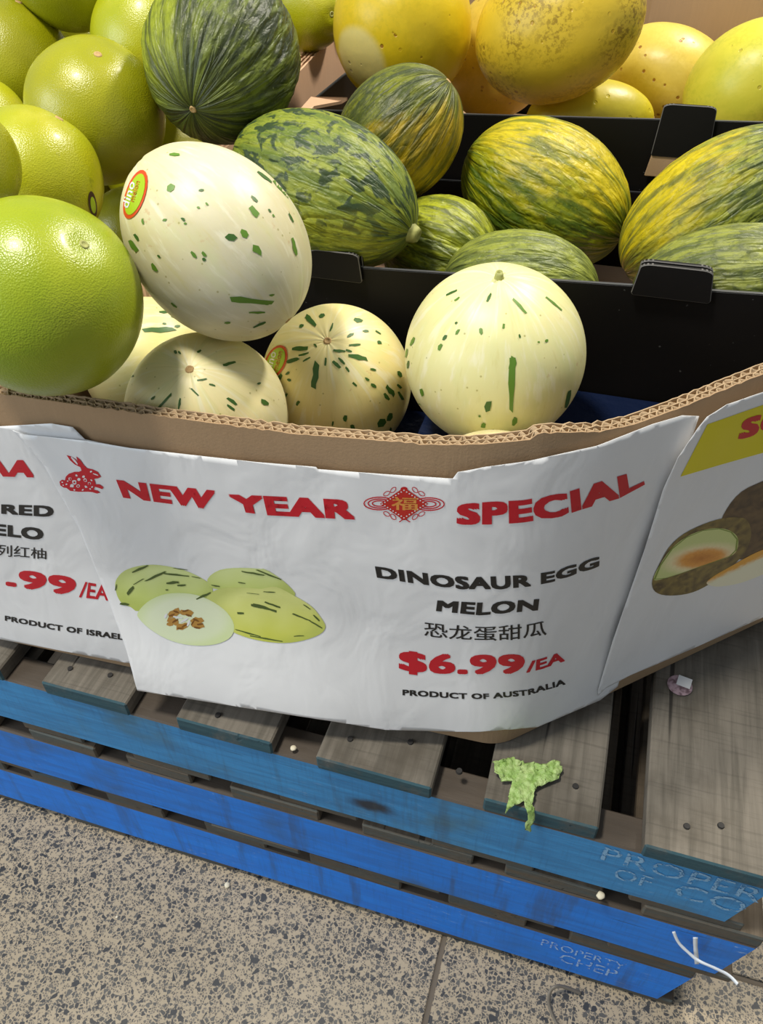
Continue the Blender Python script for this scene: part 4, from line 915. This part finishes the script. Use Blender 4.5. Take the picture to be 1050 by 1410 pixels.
on_sheet('C', 'printed_flower_centres', poly_bm([ell(60+a/3.5, 600+b/3.5, 1.5, 1.4, 0, 8) for a, b in ((150, 222), (202, 212), (168, 240), (131, 206), (222, 228))]), M_red, 3)
# --- lucky knot
kx, ky = 556.2, 693.2; tilt = 1.0
def ring(cx, cy, a, b, w, a0=0, a1=360, n=22, ang=0):
    o_, i_ = [], []; t = R_(ang)
    for i in range(n+1):
        q = R_(a0+(a1-a0)*i/n)
        for lst, k_ in ((o_, 1), (i_, 0)):
            aa, bb = (a, b) if k_ else (a-w, b-w); x, y = aa*math.cos(q), bb*math.sin(q)
            lst.append((cx+x*math.cos(t)-y*math.sin(t), cy+x*math.sin(t)+y*math.cos(t)))
    return [[o_[i], o_[i+1], i_[i+1], i_[i]] for i in range(n)]
kp = []
for sx in (-1, 1):
    for rr in (1., .74, .48): kp += ring(kx+sx*34, ky+sx*.4, 22*rr, 9.5*rr, 1.6, 0, 360)
for (dx, dy, an) in ((-24, -14, -30), (-15, -19, -45), (15, -19, 45), (24, -14, 30), (-24, 14, 30), (-15, 18, 45), (15, 18, -45), (24, 14, -30)): kp += ring(kx+dx, ky+dy, 5.2, 3.2, 1.0, 0, 360, 12, an)
kp += ring(kx, ky-20, 5, 3.5, 2.4, 0, 360, 12); kp += ring(kx, ky+19, 5, 3.5, 2.4, 0, 360, 12)
kp += [[(kx-1, ky+20), (kx+1, ky+20), (kx+9, ky+25), (kx+7.5, ky+25.5)], [(kx-1, ky+20), (kx+1, ky+20), (kx-6, ky+25.5), (kx-7.5, ky+25)]]
on_sheet('C', 'printed_knot_loops', poly_bm(kp), M_red, 1)
on_sheet('C', 'printed_knot', poly_bm([[(kx-33, ky), (kx-4, ky-20), (kx, ky-23), (kx+4, ky-20), (kx+33, ky), (kx+4, ky+20), (kx, ky+22), (kx-4, ky+20)]]), plain('knot_red_ink', lin(186, 34, 26), .42), 2)
dots = []
for (x0, y0, x1, y1) in ((-30, 0, 0, -19), (0, -19, 30, 0), (30, 0, 0, 19), (0, 19, -30, 0)):
    for i in range(8): u = i/8; dots.append(ell(kx+x0+(x1-x0)*u, ky+y0+(y1-y0)*u, 1.1, .9, 0, 7))
on_sheet('C', 'printed_knot_dots', poly_bm(dots), M_pw, 3)
T('C', '福', [(kx-17, ky+8), (kx+19, ky+9)], [(kx-17, ky-10), (kx+19, ky-9)], M_gold, .012, 'printed_character', 3)
# --- right picture: orange fleshed melon
z8 = lambda pts: [(700+x/3., 540+y/3.) for x, y in pts]
wm = z8([(870, 560), (900, 480), (960, 410), (1050, 365), (1200, 300), (1400, 260), (1480, 380), (1400, 520), (1200, 600), (1050, 650), (960, 690), (900, 660)])
def brown(c1, c2, sc, ang):
    def f(x, y):
        u = x*math.cos(ang)+y*math.sin(ang); v = -x*math.sin(ang)+y*math.cos(ang)
        t = .5+.9*noise.noise(Vector((u*sc*.2, v*sc, 1.3))); t = max(0, min(1, t)); return tuple(c1[i]*(1-t)+c2[i]*t for i in range(3))
    return f
on_sheet('R', 'printed_melon', disc_bm(wm, 1085, 700, 12), M_pic, 0, step=6, colors=brown(lin(56, 42, 30), lin(104, 82, 54), .35, -.4))
hm = z8([(592, 775), (615, 720), (660, 640), (720, 585), (800, 545), (880, 520), (950, 516), (985, 530), (1000, 580), (985, 640), (950, 690), (900, 735), (830, 790), (760, 825), (690, 838), (630, 835), (597, 815)])
on_sheet('R', 'printed_melon_half', disc_bm(hm, 960, 770, 10), M_pic, 1, step=6, colors=brown(lin(70, 56, 34), lin(140, 122, 62), .4, -.5))
fl_ = z8([(596, 772), (620, 715), (670, 645), (730, 597), (800, 568), (870, 560), (920, 575), (945, 605), (940, 650), (915, 675), (860, 695), (780, 722), (700, 750), (640, 768)])
def flesh(x, y):
    u, v = (x-965)/40., (y-768)/24.; c, s = math.cos(.35), math.sin(.35); uu, vv = u*c-v*s, u*s+v*c
    d = math.hypot(uu*1.05, vv*1.9)+.12*noise.noise(Vector((x*.3, y*.3, 0)))
    def mixc(a, b, t): return tuple(a[i]*(1-t)+b[i]*t for i in range(3))
    if d < .75: return mixc(lin(196, 120, 40), lin(232, 160, 70), min(1, max(0, d/.75+.4*noise.noise(Vector((x*.9, y*.9, 4))))))
    if d < 1.15: return mixc(lin(232, 160, 70), lin(240, 226, 176), (d-.75)/.4)
    return mixc(lin(240, 226, 176), lin(206, 214, 140), min(1, (d-1.15)/.5))
on_sheet('R', 'printed_flesh', disc_bm(fl_, 962, 762, 12), M_pic, 2, step=5, colors=flesh)
rd = ring(0, 0, 1, 1, .1, 0, 1, 2)
rimp = []
for i in range(len(fl_)):
    a, b = fl_[i], fl_[(i+1) % len(fl_)]
    def inw(p): return (p[0]+(962-p[0])*.045, p[1]+(762-p[1])*.030)
    rimp.append([a, b, inw(b), inw(a)])
on_sheet('R', 'printed_rind', poly_bm(rimp), plain('rind_ink', lin(130, 150, 60), .42), 3)
slc = z8([(815, 785), (850, 755), (920, 715), (1000, 670), (1080, 635), (1200, 580), (1330, 520), (1350, 560), (1230, 650), (1120, 715), (1050, 750), (960, 785), (880, 800), (835, 798)])
def slicec(x, y):
    a = (y-540)*3; b = (x-700)*3; e = (a-(785-.47*(b-815)))
    def mixc(p, q, t): t = max(0, min(1, t)); return tuple(p[i]*(1-t)+q[i]*t for i in range(3))
    return mixc(lin(232, 168, 60), lin(238, 234, 204), (e+6+8*noise.noise(Vector((x*.4, y*.4, 2))))/16.)
on_sheet('R', 'printed_slice', disc_bm(slc, 1040, 770, 12), M_pic, 2, step=6, colors=slicec)

# ---------------------------------------------------------------- stencilled words on the pallets
def stencil_mat(name, c, thr):
    k = NT(name); tr = k.n('BsdfTransparent'); mx = k.n('MixShader'); f = k.step(k.noise(k.coord(), 130, 4, .7), thr, thr+.12)
    k.t.links.new(f, mx.inputs[0]); k.t.links.new(tr.outputs[0], mx.inputs[1]); k.t.links.new(k.b.outputs[0], mx.inputs[2]); k.t.links.new(mx.outputs[0], k.out.inputs[0])
    k.col(c); k.rough(.7); return k.m
M_sten = stencil_mat('faded_white_stencil', lin(128, 172, 206), .40); M_sten2 = stencil_mat('white_stencil', lin(160, 195, 235), .40)
def stencil(txt, x0, x1, z0, z1, y, mat, parent):
    bm = text_mesh(txt, 0, 2)
    for v in bm.verts: v.co = Vector((x0+(x1-x0)*v.co.x, y, z0+(z1-z0)*v.co.y))
    return from_bm('stencilled_words', bm, mat, parent)
P = [o for o in COL.objects if o.name.startswith('wooden_pallet')]
bottom_p, middle_p = P[0], P[1]
stencil('PROPERTY', .105, .45, .398, .424, PF-.0035, M_sten, top_pallet) if False else None
stencil('PROPER', .108, .279, .388, .420, PF-.0008, M_sten, top_pallet)
stencil('OF', .128, .170, .352, .380, PF-.0008, M_sten, top_pallet)
stencil('CO', .196, .272, .350, .384, PF-.0008, M_sten, top_pallet)
stencil('PROPERTY', .075, .19, .085, .108, PF+.004-.0008, M_sten2, bottom_p)
stencil('CHEP', .105, .185, .048, .078, PF+.004-.0008, M_sten2, bottom_p)

# ---------------------------------------------------------------- litter
# lettuce scrap draped over the deck edge
lo = [(678, 1053), (690, 1050), (704, 1046), (722, 1054), (733, 1052), (745, 1056), (765, 1050), (774, 1061), (768, 1075), (748, 1083), (735, 1090), (733, 1110), (735, 1128), (730, 1143), (723, 1139), (727, 1124), (719, 1108), (706, 1112), (697, 1118), (699, 1100), (705, 1078), (690, 1079), (680, 1070)]
bm = poly_bm([lo]); bisect_grid(bm, fr(676, 776, 3.)[1:-1], fr(1044, 1144, 3.)[1:-1])
lp = on_plane(715, 1080, 2, DZ)
for v in bm.verts:
    x, y = v.co.x, v.co.y; q = on_plane(x, y, 2, DZ+.003)
    if q.y < PF-.002:
        q = on_plane(x, y, 1, PF-.007)
    n1 = noise.noise(Vector((x*.13, y*.13, 0))); n2 = noise.noise(Vector((x*.35, y*.35, 5)))
    h = .004+.007*abs(n1)+.0035*n2
    if q.z > DZ: q += Vector((n2*.002, n1*.002, max(.0005, h)))
    else: q += Vector((n1*.003, -abs(n2)*.006-.001, 0))
    v.co = q-lp
k = NT('lettuce_leaf'); v = k.coord(); k.col(k.mix(k.step(k.noise(v, 90, 4), .35, .7), lin(138, 172, 88), lin(176, 198, 130))); k.rough(.5); k.bump(k.noise(v, 260, 3), .002, .8); M_leaf = k.m
lf = from_bm('lettuce_leaf', bm, M_leaf, None, True); lf.location = lp; tag(lf, 'torn crumpled pale green lettuce leaf draped over the pallet deck edge', 'leaf')
so = lf.modifiers.new('thickness', 'SOLIDIFY'); so.thickness = .0008
# fruit sticker on the deck board
def disc(name, cx, cy, z, r, mat, parent=None, n=22, sy=1., th=.0006):
    bm = bmesh.new(); vv = []
    for i in range(n): a = 2*math.pi*i/n; vv.append(bm.verts.new((r*math.cos(a), r*sy*math.sin(a), 0)))
    f = bm.faces.new(vv); r_ = bmesh.ops.extrude_face_region(bm, geom=[f])
    for e in r_['geom']:
        if isinstance(e, bmesh.types.BMVert): e.co.z += th+.0008*noise.noise(e.co*80)
    bmesh.ops.recalc_face_normals(bm, faces=bm.faces); o = from_bm(name, bm, mat, parent); o.location = (cx, cy, z); return o
p = on_plane(935, 945, 2, DZ); k = NT('worn_pink_sticker'); k.col(k.mix(k.step(k.noise(k.coord(), 140, 3), .4, .65), lin(176, 150, 158), lin(108, 84, 90))); k.rough(.35)
stk = disc('fruit_sticker', p.x, p.y, DZ+.0018, .0155, k.m); tag(stk, 'worn round fruit sticker stuck on the wide right deck board', 'sticker')
q = on_plane(941, 941, 2, DZ); bm = box_bm(-.0085, .0085, -.008, .008, 0, .0004, .0); o = from_bm('white_patch', bm, M_st_white, stk); o.location = (q.x-p.x, q.y-p.y, .0012); o.rotation_euler[2] = -.2
# plastic strap scraps
def ribbon(name, pts, w, mat, label=None, cat=None, parent=None, nrm=(0, -.7, .7)):
    P_ = [Vector(p_) for p_ in pts]; Q = []
    for i in range(len(P_)-1):
        a, b, c, d = P_[max(0, i-1)], P_[i], P_[i+1], P_[min(len(P_)-1, i+2)]
        for k_ in range(6):
            t = k_/6; Q.append(.5*((2*b)+(c-a)*t+(2*a-5*b+4*c-d)*t*t+(3*b-a-3*c+d)*t**3))
    Q.append(P_[-1]); n = Vector(nrm); vs_, fs_ = [], []; o0 = P_[0].copy()
    for i, q_ in enumerate(Q):
        t = (Q[min(i+1, len(Q)-1)]-Q[max(0, i-1)]).normalized(); s_ = t.cross(n).normalized(); u_ = s_.cross(t).normalized()
        ww = w*(1+.15*noise.noise(q_*90))
        for a, b in ((-1, -1), (1, -1), (1, 1), (-1, 1)): vs_.append(q_+s_*ww/2*a+u_*.0006*b-o0)
    for i in range(len(Q)-1):
        for k_ in range(4): fs_.append((4*i+k_, 4*i+(k_+1) % 4, 4*i+4+(k_+1) % 4, 4*i+4+k_))
    fs_ += [(3, 2, 1, 0), tuple(4*(len(Q)-1)+k_ for k_ in range(4))]
    o = mesh(name, vs_, fs_, mat, parent, True)
    if parent is None: o.location = o0
    if label: tag(o, label, cat)
    return o
M_strap = plain('white_plastic', (.72, .76, .80), .35)
YS = PF-.006
ribbon('plastic_strap', [on_plane(x, y, 1, YS-d) for x, y, d in ((927, 1283, .0), (934, 1298, .004), (948, 1312, .008), (962, 1323, .012), (984, 1333, .02), (1003, 1343, .03), (1015, 1355, .04))], .0035, M_strap, 'long white plastic strap end curling off the middle pallet', 'strap')
ribbon('plastic_strap', [on_plane(x, y, 1, YS-d) for x, y, d in ((957, 1291, .0), (957, 1302, .002), (958, 1314, .004), (959, 1327, .006))], .0052, M_strap, 'short upright white strap stub on the middle pallet', 'strap')
M_strap2 = plain('grey_plastic', lin(120, 112, 100), .4)
g0 = [on_plane(x, y, 2, z) for x, y, z in ((800, 1368, .004), (780, 1360, .018), (766, 1358, .026), (757, 1366, .022), (756, 1385, .012), (768, 1412, .004), (790, 1440, .004))]
ribbon('plastic_strap', g0, .005, M_strap2, 'grey plastic strap loop lying on the floor before the pallets', 'strap', nrm=(.3, -.2, .9))
g1 = [on_plane(x, y, 2, z) for x, y, z in ((767, 1362, .024), (770, 1380, .012), (778, 1398, .006), (786, 1420, .004))]
# small crumbs
M_crumb = plain('pale_crumb', lin(226, 216, 190), .8)
def crumb(x, y, z, r, label):
    p_ = on_plane(x, y, 2, z); bm = bmesh.new(); bmesh.ops.create_icosphere(bm, subdivisions=2, radius=r)
    for v in bm.verts: v.co *= 1+.35*noise.noise(v.co*300+Vector((x, y, 0))); v.co.z *= .55
    o = from_bm('crumb', bm, M_crumb, None, True); o.location = (p_.x, p_.y, z+r*.45); tag(o, label, 'crumb', 'pale crumbs of litter'); return o
crumb(404, 1031, .4325, .0038, 'pale crumb on the bearer between two grey deck boards')
crumb(313, 1219, 0.0, .005, 'white crumb on the floor against the bottom pallet')
crumb(826, 1234, .3025, .005, 'pale crumb in the slot under the top pallet')
crumb(161, 1263, 0.0, .0022, 'tiny white crumb out on the terrazzo floor')
